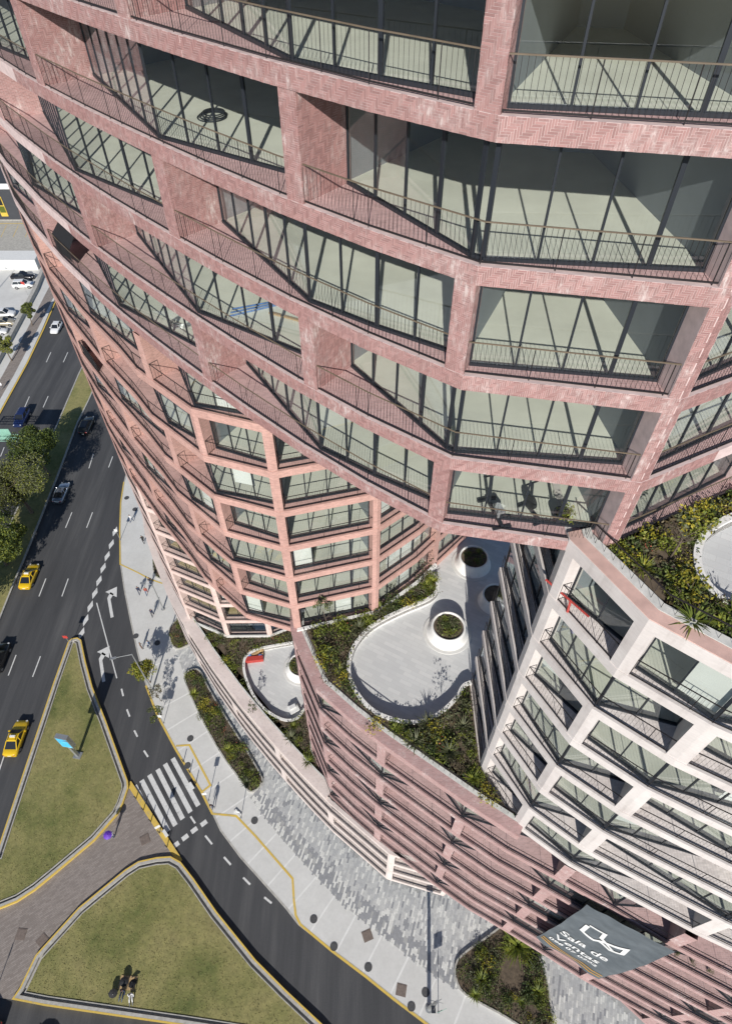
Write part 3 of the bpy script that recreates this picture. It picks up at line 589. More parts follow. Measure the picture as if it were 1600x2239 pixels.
parapet('w', W_PL, W_PL.of((7.0, 13.6)) - 0.3, W_PL.L, 4, 'w_brick', 'cop_w', 0.62, 0.50, 0.34)
parapet('b', B_PL, 0, B_PL.of((-3.6, 18.7)), 18, 'b_brick', 'b_brick', 0.7, 1.15, 0.15)
mb = MB(); strip(mb, B_PL, B_PL.of((-3.6, 18.7)), B_PL.L, 0, 0.3, E(18), E(18) + 0.5, 0); tb(mb, 'parapet', 'b_brick')
mb = MB(); strip(mb, W_PL, 0, W_PL.of((7.0, 13.6)) - 0.3, 0, 0.25, E(4), E(4) + 0.5, 0); tb(mb, 'spandrel', 'w_brick')
# terrace decks (soil level, stone floors lie on top)
def deck(name, poly, z, mat):
    mb = MB(); mb.prism(poly, z - 0.3, z, 0); return tb(mb, name, mat)
# ------------------------------------------------------------------ ground, roads and pavements
def asphalt_mat():
    m, N, L, B = new_mat('worn asphalt'); p = pos_node(N)
    a = noise(N, L, p, 0.16, 7, 0.68, (3.2, 0.22, 1.0)); b = noise(N, L, p, 9.0, 5, 0.75)
    c = ramp(N, L, a, [(0.3, (0.044, 0.045, 0.048)), (0.5, (0.062, 0.063, 0.066)), (0.72, (0.098, 0.098, 0.099))])
    d = ramp(N, L, b, [(0.35, (0.85, 0.85, 0.85)), (0.7, (1.1, 1.1, 1.1))])
    L.new(mixc(N, L, 1.0, c, d, 'MULTIPLY'), B.inputs['Base Color']); B.inputs['Roughness'].default_value = 0.85
    return m
M['asphalt'] = asphalt_mat()
def walk_mat():
    m, N, L, B = new_mat('pale concrete pavement'); p = pos_node(N)
    a = noise(N, L, p, 0.25, 6, 0.65); b = noise(N, L, p, 3.0, 5, 0.7)
    c = ramp(N, L, a, [(0.3, (0.54, 0.535, 0.51)), (0.7, (0.63, 0.625, 0.60))])
    d = ramp(N, L, b, [(0.3, (0.93, 0.93, 0.93)), (0.75, (1.05, 1.05, 1.05))])
    L.new(mixc(N, L, 1.0, c, d, 'MULTIPLY'), B.inputs['Base Color']); B.inputs['Roughness'].default_value = 0.85
    return m
M['walk'] = walk_mat()
def paver_mat(name, rotz, bw, bh, cols, mortar):
    m, N, L, B = new_mat(name); p = pos_node(N)
    mp = N.new('ShaderNodeMapping'); mp.inputs['Rotation'].default_value = (0, 0, rotz); L.new(p, mp.inputs['Vector'])
    bt = N.new('ShaderNodeTexBrick'); bt.inputs['Scale'].default_value = 1.0
    bt.inputs['Brick Width'].default_value = bw; bt.inputs['Row Height'].default_value = bh; bt.inputs['Mortar Size'].default_value = 0.012
    bt.inputs['Color1'].default_value = (0, 0, 0, 1); bt.inputs['Color2'].default_value = (1, 1, 1, 1); bt.inputs['Mortar'].default_value = (0.5, 0.5, 0.5, 1)
    L.new(mp.outputs['Vector'], bt.inputs['Vector'])
    big = noise(N, L, p, 0.5, 4)
    ad = N.new('ShaderNodeMath'); ad.operation = 'MULTIPLY_ADD'; L.new(big, ad.inputs[0]); ad.inputs[1].default_value = 0.7
    sep = N.new('ShaderNodeSeparateColor'); L.new(bt.outputs['Color'], sep.inputs[0]); L.new(sep.outputs[0], ad.inputs[2])
    mul = N.new('ShaderNodeMath'); mul.operation = 'MULTIPLY'; mul.inputs[1].default_value = 0.62; L.new(ad.outputs[0], mul.inputs[0])
    c = ramp(N, L, mul.outputs[0], cols)
    L.new(mixc(N, L, bt.outputs['Fac'], c, mortar), B.inputs['Base Color']); B.inputs['Roughness'].default_value = 0.85
    return m
M['path'] = paver_mat('brown path pavers', R(-33), 0.5, 0.16, [(0.1, (0.20, 0.170, 0.15)), (0.9, (0.30, 0.262, 0.235))], (0.17, 0.145, 0.13))
M['pavebed'] = plain('paver bedding', (0.36, 0.36, 0.35), 0.9, 0.12, 2.0)
def grass_mat():
    m, N, L, B = new_mat('dry clipped grass'); p = pos_node(N)
    a = noise(N, L, p, 0.16, 6, 0.62); b = noise(N, L, p, 2.2, 6, 0.75)
    c1 = ramp(N, L, a, [(0.30, (0.085, 0.115, 0.030)), (0.42, (0.175, 0.178, 0.062)), (0.56, (0.262, 0.240, 0.100)), (0.75, (0.215, 0.182, 0.088))])
    d = ramp(N, L, b, [(0.3, (0.72, 0.74, 0.70)), (0.7, (1.2, 1.18, 1.1))])
    L.new(mixc(N, L, 1.0, c1, d, 'MULTIPLY'), B.inputs['Base Color']); B.inputs['Roughness'].default_value = 0.95
    bump(N, L, B, b, 0.6, 0.06)
    return m
M['grass'] = grass_mat()
def ccw(poly):
    a = sum(p[0] * q[1] - q[0] * p[1] for p, q in zip(poly, poly[1:] + poly[:1]))
    return list(poly) if a > 0 else list(reversed(poly))
def sheet(name, poly, z, mat, th=0.3):
    mb = MB(); mb.prism(ccw(poly), z - th, z, 0, None, False)
    return structure(mb.build(name, mat))
def offset_poly(poly, d):
    """inset a closed counter-clockwise polygon by d"""
    out = []; n = len(poly)
    for i in range(n):
        a, b, c = Vector(poly[i - 1]), Vector(poly[i]), Vector(poly[(i + 1) % n])
        t0, t1 = (b - a).normalized(), (c - b).normalized()
        n0, n1 = Vector((-t0.y, t0.x)), Vector((-t1.y, t1.x)); m = (n0 + n1).normalized()
        out.append(tuple(b + m * (d / max(0.4, m.dot(n0)))))
    return out
def smooth_poly(p, it=1, closed=True):
    for _ in range(it):
        q = []; n = len(p)
        for i in range(n if closed else n - 1):
            a, b = Vector(p[i]), Vector(p[(i + 1) % n])
            q += [tuple(a.lerp(b, 0.25)), tuple(a.lerp(b, 0.75))]
        if not closed: q = [tuple(p[0])] + q + [tuple(p[-1])]
        p = q
    return p
def ring(mb, poly, d0, d1, z0, z1, m=0):
    o = offset_poly(poly, d0); i = offset_poly(poly, d1); n = len(poly); uo = ui = 0
    for k in range(n):
        j = (k + 1) % n
        mb.face([(*o[k], z1), (*o[j], z1), (*i[j], z1), (*i[k], z1)], m)
        uo = mb.wall(o[k], o[j], z0, z1, m, uo); ui = mb.wall(i[j], i[k], z0, z1, m, ui)
def line(mb, pts, w_, z, m=0, th=0.0):
    """flat painted line of width w_ along pts"""
    pl = PL(pts); a = pl.sub(0, pl.L, -w_ / 2); b = pl.sub(0, pl.L, w_ / 2)
    for i in range(len(a) - 1):
        mb.face([(*a[i], z), (*a[i + 1], z), (*b[i + 1], z), (*b[i], z)], m)
g = MB(); g.face([(-700, -300, 0), (500, -300, 0), (500, 900, 0), (-700, 900, 0)])
structure(g.build('road', 'asphalt'))
# building-side pavement: raised 0.14
walk_curb = [(-41.5, 140)] + T['walk_curb']
wk = walk_curb + [(40, -14), (60, 0), (40, 60), (-20, 140)]
sheet('pavement', wk, 0.14, 'walk')
# kerb stone line along the pavement edge
mb = MB(); pl = PL(walk_curb); strip(mb, pl, 0, pl.L, -0.02, 0.16, 0.0, 0.15, 0); structure(mb.build('kerb', 'kerb'))
# expansion joints of the pavement as real grooves filled darker / lighter
mb = MB()
jp = PL(T['walk_curb'][8:])
for i in range(1, int(jp.L / 3.1)):
    t = i * 3.1; a, b = jp.at(t, 0.2), jp.at(t, 4.2 + 0.8 * (i % 2)); v = (Vector(b) - Vector(a)).normalized(); y = Vector((-v.y, v.x)) * 0.09
    mb.face([(*(Vector(a) - y), 0.144), (*(Vector(b) - y), 0.144), (*(Vector(b) + y), 0.144), (*(Vector(a) + y), 0.144)])
M['joint'] = plain('pavement joint band', (0.68, 0.675, 0.65), 0.85, 0.06, 2.0)
structure(mb.build('pavement_joints', 'joint'))
# yellow kerb lines
mb = MB(); line(mb, T['yellow_a'], 0.18, 0.156); line(mb, T['yellow_b'], 0.22, 0.156); line(mb, T['yellow_box'], 0.22, 0.1565)
structure(mb.build('yellow_lines', 'yellow'))
# grey mosaic pavers: bed, then stones laid one by one in courses
PV_Z = 0.16
pvpoly = ccw(T['pavers']); sheet('paved_plaza', pvpoly, PV_Z - 0.012, 'pavebed', 0.02)
def inside(p, poly):
    x, y = p; c = False; n = len(poly)
    for i in range(n):
        x0, y0 = poly[i]; x1, y1 = poly[i - 1]
        if (y0 > y) != (y1 > y) and x < (x1 - x0) * (y - y0) / (y1 - y0) + x0: c = not c
    return c
stones = {'light': (0.64, 0.635, 0.60), 'mid': (0.49, 0.49, 0.475), 'grey': (0.42, 0.422, 0.42), 'dark': (0.27, 0.275, 0.285)}
for k, c in stones.items(): M['st_' + k] = plain(k + ' paving stone', c, 0.8, 0.12, 4.0)
def in_building(x, y):
    return B_PL_in(x, y)
def B_PL_in(x, y):
    for pl in (B_PL, G_PL):
        t = pl.of((x, y)); a = Vector(pl.at(t, 0)); v = Vector((x, y)) - a
        if v.dot(pl.inward(t)) > 0.4 and 0.5 < t < pl.L - 0.2: return True
    return False
band = PL(T['paver_band'])
PS = MB(); ang = R(72); ux = Vector((math.cos(ang), math.sin(ang))); uy = Vector((-ux.y, ux.x))
sw, sh = 0.58, 0.195; cnt = 0
occ = [ccw(T[k]) for k in ('planter_a', 'planter_b', 'planter_c', 'planter_d')]
stone_list = []
for r in range(-190, 240):
    for c in range(-20, 110):
        q = ux * ((c + 0.5 * (r % 2) + 0.17 * ((r * 7) % 3)) * sw) + uy * (r * sh) + Vector((-4, 6))
        if not (-30 < q.x < 30 and 0 < q.y < 52): continue
        if not inside(q, pvpoly) or any(inside(q, o) for o in occ) or B_PL_in(q.x, q.y): continue
        t = band.of(q); dd = (Vector(band.at(t)) - q).length
        x = rng.random(); n = pnoise(Vector((q.x * 0.35, q.y * 0.35, 0)))
        if 0.9 < dd < 1.0 and q.y < 24: continue
        if dd < 1.5 and q.y < 24: k = 3 if x < 0.62 else 0
        elif x < 0.20 + 0.1 * n: k = 0
        elif x < 0.62: k = 1
        elif x < 0.93 + 0.1 * n: k = 2
        else: k = 3
        hx, hy = ux * (sw / 2 - 0.006), uy * (sh / 2 - 0.006)
        stone_list.append((q.x ** 2 + (q.y - 8) ** 2, q, hx, hy, k))
stone_list.sort(key=lambda z: z[0])
sme = []
for k in range(4):
    u = MB(); h = PV_Z; X, Y = sw / 2 - 0.006, sh / 2 - 0.006; u.prism([(-X, -Y), (X, -Y), (X, Y), (-X, Y)], -0.02, 0.0, 0, None, False); sme.append(u.mesh('paving_stone', 'st_' + ('light', 'mid', 'grey', 'dark')[k]))
plaza = bpy.data.objects['paved_plaza']
for i, (d, q, hx, hy, k) in enumerate(stone_list):
    z = PV_Z + rng.uniform(-0.002, 0.003)
    if i < 300: link('paving_stone', sme[k], plaza, (q.x, q.y, z), (0, 0, ang))
    else:
        P = [q - hx - hy, q + hx - hy, q + hx + hy, q - hx + hy]
        PS.face([(*p, z) for p in P], k)
o = PS.build('paving_stones', ['st_light', 'st_mid', 'st_grey', 'st_dark'], plaza); stuff(o)
# traffic islands
def island(name, poly, soil_z, cutw):
    p = ccw(poly); mb = MB()
    ring(mb, p, 0.0, 0.15, 0.0, 0.40, 1); ring(mb, p, 0.155, 0.42, 0.0, 0.395, 0)
    ring(mb, p, 0.66, 0.74, 0.0, 0.36, 0)
    k = structure(mb.build(name + '_kerb', ['kerb', 'yellow']))
    inner = offset_poly(p, 0.4); mb = MB(); mb.prism(inner, 0.0, 0.06, 0, None, False); structure(mb.build('channel', 'kerb'))
    inner = offset_poly(p, 0.71); mb = MB(); mb.prism(inner, 0.05, soil_z, 0, None, False)
    o = structure(mb.build('lawn', 'grass')); return inner
isl1 = island('island', T['island1'], 0.30, True)
isl2 = island('island', T['island2'], 0.30, True)
sheet('footpath', T['path'], 0.13, 'path', 0.12)
mb = MB(); line(mb, T['path_yellow'], 0.55, 0.137); structure(mb.build('yellow_edge', 'yellow'))
# grass blades on the lawns: real tufts, nobody could count them
def blades(name, poly, n, z, hmin, hmax, mat):
    mb = MB(); xs = [p[0] for p in poly]; ys = [p[1] for p in poly]; c = 0
    while c < n:
        x, y = rng.uniform(min(xs), max(xs)), rng.uniform(min(ys), max(ys))
        if y < -2 or x < -46 or not inside((x, y), poly): c += 0.3; continue
        a = rng.uniform(0, 6.28); hh = rng.uniform(hmin, hmax); wv = 0.05
        dx, dy = math.cos(a) * wv, math.sin(a) * wv; lx, ly = rng.uniform(-.08, .08), rng.uniform(-.08, .08)
        mb.face([(x - dx, y - dy, z), (x + dx, y + dy, z), (x + lx, y + ly, z + hh)], 0); c += 1
    return mb.build(name, mat)
M['blade'] = plain('grass blades', (0.25, 0.225, 0.095), 0.9, 0.3, 0.35)
for i, p in enumerate((isl1, isl2)):
    o = blades('grass', p, 9000, 0.29, 0.03, 0.09, 'blade'); stuff(o, ['short dry grass on the upper traffic island', 'short dry grass on the lower traffic island'][i], 'grass')
# median with lawn, far pavement
med = T['median_l'] + T['median_r'][::-1]
med = [(-56.2, 190)] + T['median_l'] + [(-55.2, -60), (-50.1, -60)] + T['median_r'][::-1] + [(-52, 190)]
p = ccw(med); mb = MB(); ring(mb, p, 0, 0.22, 0, 0.22, 0); structure(mb.build('median_kerb', 'kerb'))
mb = MB(); mb.prism(offset_poly(p, 0.22), 0.0, 0.17, 0, None, False); structure(mb.build('median_lawn', 'medgrass' if 'medgrass' in M else 'grass'))
farw = [(-73, 260), (-71.8, 157), (-70, 133), (-68.4, 117), (-67.5, 104.9), (-67.1, 88), (-66.8, 60), (-66.8, -60), (-100, -60), (-140, 260)]
sheet('far_pavement', farw, 0.14, 'walk')
mb = MB(); line(mb, [(-72.6, 260), (-71.4, 157), (-69.6, 133), (-68.1, 117), (-67.3, 104.9), (-66.9, 88), (-66.6, 60), (-66.6, -40)], 0.3, 0.15); structure(mb.build('yellow_kerb_line', 'yellow'))
# brown footpath strip by the far wall
mb = MB(); line(mb, [(-73.8, 200), (-71.4, 133), (-70.2, 113), (-69.6, 101), (-69.0, 60)], 2.2, 0.146); structure(mb.build('far_footpath', 'path'))
# ---- road markings (sheets 4 mm above the asphalt)
mk = MB()
for i in range(24):
    a, b = T['dash%02d' % i]
    line(mk, [a, b], 0.14 if i not in range(14, 23) else 0.2, 0.004)
for i in range(6):
    a, b = T['stripes'][2 * i], T['stripes'][2 * i + 1]; line(mk, [a, b], 0.52, 0.004)
o = mk.build('lane_markings', 'white_paint'); structure(o)
mk = MB(); ax = Vector((-18.9 + 26.0, 20.0 - 15.0)).normalized()
d1 = (Vector(T['squares'][3]) - Vector(T['squares'][0])).normalized(); d2 = Vector((-d1.y, d1.x))
for q in T['squares']:
    q = Vector(q); mk.face([(*(q - d1 * 0.36 - d2 * 0.25), 0.005), (*(q + d1 * 0.36 - d2 * 0.25), 0.005), (*(q + d1 * 0.36 + d2 * 0.25), 0.005), (*(q - d1 * 0.36 + d2 * 0.25), 0.005)])
structure(mk.build('yield_squares', 'white_paint'))
mk = MB()
for x, y in T['diamonds']:
    mk.face([(x - 0.36, y - 0.1, 0.005), (x - 0.05, y - 1.0, 0.005), (x + 0.36, y + 0.1, 0.005), (x + 0.05, y + 1.0, 0.005)])
structure(mk.build('diamond_markings', 'white_paint'))
for (bx, by, tx, ty) in ((-35.0, 46.35, -36.35, 49.6), (-33.55, 36.8, -34.9, 40.1)):
    mk = MB(); d = (Vector((tx, ty)) - Vector((bx, by))); L_ = d.length; v = d.normalized(); r_ = Vector((v.y, -v.x))
    P = lambda a, b: (*(Vector((bx, by)) + v * a + r_ * b), 0.005)
    mk.face([P(0, -0.2), P(0, 0.2), P(L_ - 0.35, 0.2), P(L_, -0.2)])
    mk.face([P(L_ - 0.35, 0.2), P(L_ + 0.35, 0.75), P(L_ + 0.85, 0.35), P(L_, -0.2)])
    mk.face([P(L_ - 0.35, 1.05), P(L_ + 1.45, 1.35), P(L_ + 1.15, -0.3)])
    structure(mk.build('turn_arrow', 'white_paint'))
# covers let into the paving
MHL = ['at the far end of the pavement beside the yellow kerb', 'close to the pale building edge at the far end of the pavement', 'near the kerb above the street tree', 'in the shade of the street tree', 'between long bed and yellow box',
       'inside the yellow box by the bollards', 'on the pavement below the long bed', 'ringed with pale stone on the lower pavement', 'against the yellow kerb of the lower pavement', 'in the middle of the lower pavement',
       'just left of the foot of the camera mast', 'between yellow kerb and camera mast']
for i, (x, y) in enumerate(T['manholes']):
    mb = MB(); mb.lathe((x, y, 0), [(0.0, 0.172), (0.30, 0.172), (0.30, 0.166), (0.33, 0.166), (0.33, 0.175), (0.38, 0.175), (0.38, 0.13)], 20); o = mb.build('manhole_cover', 'iron'); tag(o, 'round iron cover ' + MHL[i], 'manhole', 'round covers in the pavement')
for i, (x, y) in enumerate(T['squarecovers']):
    mb = MB(); s = 0.48; v = Vector((math.cos(0.5 + i), math.sin(0.5 + i))) * s; y_ = Vector((-v.y, v.x)); q = Vector((x, y)); z = 0.16
    mb.prism([tuple(q - v - y_), tuple(q + v - y_), tuple(q + v + y_), tuple(q - v + y_)], 0.1, z, 0); v2 = v * .85; y2 = y_ * .85
    mb.prism([tuple(q - v2 - y2), tuple(q + v2 - y2), tuple(q + v2 + y2), tuple(q - v2 + y2)], z, z + 0.012, 0, None, False); o = mb.build('drain_cover', 'rust')
    tag(o, ['brown square cover on the path beside the crosswalk', 'brown square cover at the left picture edge of the path', 'dark square cover beside the lower island kerb', 'brown square cover on the pavement by the paver band', 'brown square cover near the tall mast on the pavement'][i], 'cover')
# ------------------------------------------------------------------ roof terraces: garden beds, curved walls, stone floors, planters
M['terr'] = paver_mat('pale stone terrace slabs', R(28), 0.9, 0.3, [(0.05, (0.50, 0.505, 0.50)), (0.5, (0.56, 0.565, 0.555)), (0.95, (0.62, 0.62, 0.605))], (0.50, 0.50, 0.49))
def deck(name, poly, z, mat, th=0.35):
    mb = MB(); mb.prism(ccw(poly), z - th, z, 0); return tb(mb, name, mat)
SOIL1, SOIL2, SOIL3 = E(18) + 0.55, E(11) + 0.62, E(4) + 0.5
FL1, FL2, FL3 = E(18) + 0.12, E(11) + 0.05, E(4) + 0.15
w1 = smooth_poly(T['t1wall'], 2, False); w2 = smooth_poly(T['t2wall'], 2, False); w3 = smooth_poly(T['t3wall'], 2, False)
bed1 = B_PL.sub(B_PL.of((-20.6, 37.6)), B_PL.of((-4.2, 19.2)), 1.3) + [(-3.6, 19.4), (-5.45, 23.2)] + [(-5.9, 26.8)] + w1[::-1] + [(-8.0, 36.4), (-8.75, 36.5), (-10.64, 35.6), (-15.3, 35.55), (-20, 37.6)]
bed2 = L_PL.sub(L_PL.of((-5.35, 23.2)) - 0.1, L_PL.of((8.75, 9.75)), 0.99) + [(8.75, 10.4), (6.95, 13.7), (6.95, 19.0)] + w2[::-1] + [(5.1, 28.75), (3.6, 27.35), (0.6, 24.95), (-4.88, 23.5)]
bed3 = W_PL.sub(W_PL.of((7.0, 13.6)) + 0.25, W_PL.of((11.9, 8.1)), 0.86) + [(12.3, 9.6)] + w3[::-1] + [(14.2, 16.3), (11.3, 14.95), (8.5, 13.5)]
for i, (b, z) in enumerate(((bed1, SOIL1), (bed2, SOIL2), (bed3, SOIL3))): deck('garden_bed', b, z, 'soil')
deck('terrace_floor', w1 + [(-5.9, 26.9), (-6.2, 31), (-4.2, 39.8), (-8.0, 36.3)], FL1, 'terr')
deck('terrace_floor', w2 + [(7.05, 19.3), (13, 19.6), (18, 24), (18, 40), (9, 33.2), (5.3, 29.2)], FL2, 'terr')
deck('terrace_floor', w3 + [(24, 6), (24, 20), (14.2, 16.2)], FL3, 'terr')
for wl_, z0, z1 in ((w1, FL1 - 0.2, SOIL1 + 0.10), (w2, FL2 - 0.2, SOIL2 + 0.12), (w3, FL3 - 0.2, SOIL3 + 0.12)):
    mb = MB(); pl = PL(wl_); strip(mb, pl, 0, pl.L, -0.26, 0.0, z0, z1); tb(mb, 'curved_wall', 'white_stone')
# kerb at the foot of the pale and orange wings
for pl, q0, q1, z in ((P_PL, (-20.1, 37.9), (-8.76, 36.7), SOIL1), (O_PL, (-4.88, 23.3), (5.3, 29.05), SOIL2)):
    mb = MB(); strip(mb, pl, pl.of(q0), pl.of(q1), -0.22, 0.0, z - 0.3, z + 0.18); tb(mb, 'foot_kerb', 'white_stone')
def bowl(x, y, z, r, label):
    mb = MB()
    prof = [(r * 0.88, 0.05), (r * 0.84, 0.12), (r * 0.78, 0.33), (r * 0.735, 0.62), (r * 0.71, 0.92), (r * 0.69, 0.97), (r * 0.645, 0.97), (r * 0.62, 0.92), (r * 0.61, 0.76)]
    mb.lathe((x, y, z), prof, 48); o = mb.build('bowl_planter', 'white_stone', None, True)
    d_ = MB(); d_.lathe((x, y, z), [(0, 0.055), (r * 1.0, 0.055), (r * 1.02, 0.04), (r * 1.02, 0)], 40); d_.build('base_disc', 'walk', o)
    s = MB(); s.lathe((x, y, z), [(0.0, 0.84), (r * 0.615, 0.84)], 24); so = s.build('soil', 'soil', o)
    tag(o, label, 'planter'); return o
bowl(5.85, 23.35, FL2, 1.72, 'white bowl planter full of scrub standing in the sun on the big terrace')
bowl(8.35, 29.5, FL2, 1.62, 'white bowl planter half in shade at the back of the big terrace')
bowl(9.6, 26.0, FL2, 1.45, 'shaded bowl planter beside the dark side of the white wing')
bowl(-6.9, 32.0, FL1, 2.0, 'white ring planter on the small lower terrace')
# ------------------------------------------------------------------ plants
def leaf_mat(name, lo, mid, hi, trans=0.25):
    m, N, L, B = new_mat(name); g = N.new('ShaderNodeNewGeometry'); o = N.new('ShaderNodeObjectInfo')
    ad = N.new('ShaderNodeMath'); ad.operation = 'MULTIPLY_ADD'; ad.inputs[1].default_value = 0.45; L.new(o.outputs['Random'], ad.inputs[0])
    h = N.new('ShaderNodeMath'); h.operation = 'MULTIPLY'; h.inputs[1].default_value = 0.55; L.new(g.outputs['Random Per Island'], h.inputs[0]); L.new(h.outputs[0], ad.inputs[2])
    c = ramp(N, L, ad.outputs[0], [(0.05, lo), (0.5, mid), (0.95, hi)])
    L.new(c, B.inputs['Base Color']); B.inputs['Roughness'].default_value = 0.6
    t = N.new('ShaderNodeBsdfTranslucent'); L.new(c, t.inputs['Color'])
    mx = N.new('ShaderNodeMixShader'); mx.inputs[0].default_value = trans
    L.new(B.outputs[0], mx.inputs[1]); L.new(t.outputs[0], mx.inputs[2]); L.new(mx.outputs[0], N['Material Output'].inputs['Surface'])
    return m
M['lf_green'] = leaf_mat('mid green leaves', (0.07, 0.105, 0.014), (0.18, 0.215, 0.030), (0.34, 0.345, 0.05))
M['lf_dark'] = leaf_mat('dark green leaves', (0.032, 0.055, 0.015), (0.075, 0.110, 0.028), (0.14, 0.165, 0.045))
M['lf_yellow'] = leaf_mat('golden yellow leaves', (0.18, 0.17, 0.02), (0.36, 0.31, 0.03), (0.52, 0.42, 0.04))
M['lf_dry'] = leaf_mat('dry brown leaves', (0.07, 0.052, 0.030), (0.13, 0.100, 0.055), (0.20, 0.16, 0.085))
M['lf_olive'] = leaf_mat('olive grey leaves', (0.055, 0.065, 0.030), (0.110, 0.120, 0.058), (0.19, 0.195, 0.105))
M['lf_purple'] = leaf_mat('purple leaves', (0.05, 0.02, 0.03), (0.10, 0.045, 0.06), (0.16, 0.08, 0.09))
M['bark'] = plain('bark', (0.13, 0.10, 0.075), 0.9, 0.3, 4.0)
M['flower'] = plain('flower heads', (0.62, 0.16, 0.10), 0.7, 0.3, 6.0)
def leaf(mb, c, size, r, m=0, up=0.5):
    n = Vector((r.gauss(0, 1), r.gauss(0, 1), r.gauss(0, 1) + up)).normalized()
    t = n.orthogonal().normalized(); q = r.uniform(0, 6.28)
    a = (t * math.cos(q) + n.cross(t) * math.sin(q)) * size; b = n.cross(a) * 0.55
    mb.face([tuple(c - a), tuple(c + b * 0.9), tuple(c + a), tuple(c - b * 0.9)], m)
def shrub_mesh(seed, mat, n=190, size=0.085, flat=0.75, second=None):
    r = random.Random(seed); mb = MB(); lobes = [(Vector((r.uniform(-.45, .45), r.uniform(-.45, .45), r.uniform(.2, .5))), r.uniform(.32, .6)) for _ in range(6)]
    for i in range(n):
        c, rad = lobes[r.randrange(6)]; d = Vector((r.gauss(0, 1), r.gauss(0, 1), r.gauss(0, 1))).normalized() * rad * r.uniform(.55, 1)
        p = c + d; p.z = max(0.02, p.z * flat)
        leaf(mb, p, size * r.uniform(.6, 1.35), r, 1 if second and r.random() < .22 else 0)
    for i in range(5):
        a = r.uniform(0, 6.28); mb.tube((0, 0, 0), (0.3 * math.cos(a), 0.3 * math.sin(a), 0.4), 0.02, 0.008, 4, 2 if second else 1, False)
    return mb.mesh('shrub', [mat] + ([second] if second else []) + ['bark'])
def rosette_mesh(seed, mat, n=34, ln=0.9, wd=0.06):
    r = random.Random(seed); mb = MB()
    for i in range(n):
        a = i * 2.4; el = r.uniform(.15, 1.25); L_ = ln * r.uniform(.7, 1.1); P = []
        for j in range(4):
            f = j / 3; rr = L_ * f * math.cos(el - f * .35); z = L_ * f * math.sin(el) - f * f * .25 * L_ + 0.05; P.append(Vector((rr * math.cos(a), rr * math.sin(a), max(.03, z))))
        s = Vector((-math.sin(a), math.cos(a), 0))
        for j in range(3):
            w0, w1_ = wd * (1 - j / 3.2) , wd * (1 - (j + 1) / 3.2)
            mb.face([tuple(P[j] - s * w0), tuple(P[j] + s * w0), tuple(P[j + 1] + s * w1_), tuple(P[j + 1] - s * w1_)])
    return mb.mesh('spiky_plant', mat)
KIND = {
    'shrub': [shrub_mesh(i, m) for i, m in enumerate(('lf_green', 'lf_green', 'lf_dark', 'lf_dark', 'lf_olive'))],
    'golden_bush': [shrub_mesh(20 + i, 'lf_yellow', 170, 0.08, 0.8, 'lf_green') for i in range(2)],
    'dry_bush': [shrub_mesh(30 + i, 'lf_dry', 120, 0.07, 0.7, 'lf_olive') for i in range(2)],
    'flowering_bush': [shrub_mesh(40 + i, 'lf_dark', 170, 0.07, 0.7, 'flower' if i else 'lf_purple') for i in range(2)],
    'spiky_plant': [rosette_mesh(50 + i, m) for i, m in enumerate(('lf_green', 'lf_olive', 'lf_green'))]}
CATN = {'shrub': 'shrub', 'golden_bush': 'bush', 'dry_bush': 'bush', 'flowering_bush': 'bush', 'spiky_plant': 'plant'}
LBL = {'shrub': 'leafy green shrub in the {0}', 'golden_bush': 'golden yellow bush in the {0}', 'dry_bush': 'dry brown bush in the {0}', 'flowering_bush': 'dark flowering bush in the {0}', 'spiky_plant': 'spiky rosette plant in the {0}'}
def rand_in(poly, r, margin=0.25, tries=60):
    xs = [p[0] for p in poly]; ys = [p[1] for p in poly]
    for _ in range(tries):
        q = (r.uniform(min(xs), max(xs)), r.uniform(min(ys), max(ys)))
        if all(inside((q[0] + dx, q[1] + dy), poly) for dx, dy in ((margin, 0), (-margin, 0), (0, margin), (0, -margin))): return q
    return None
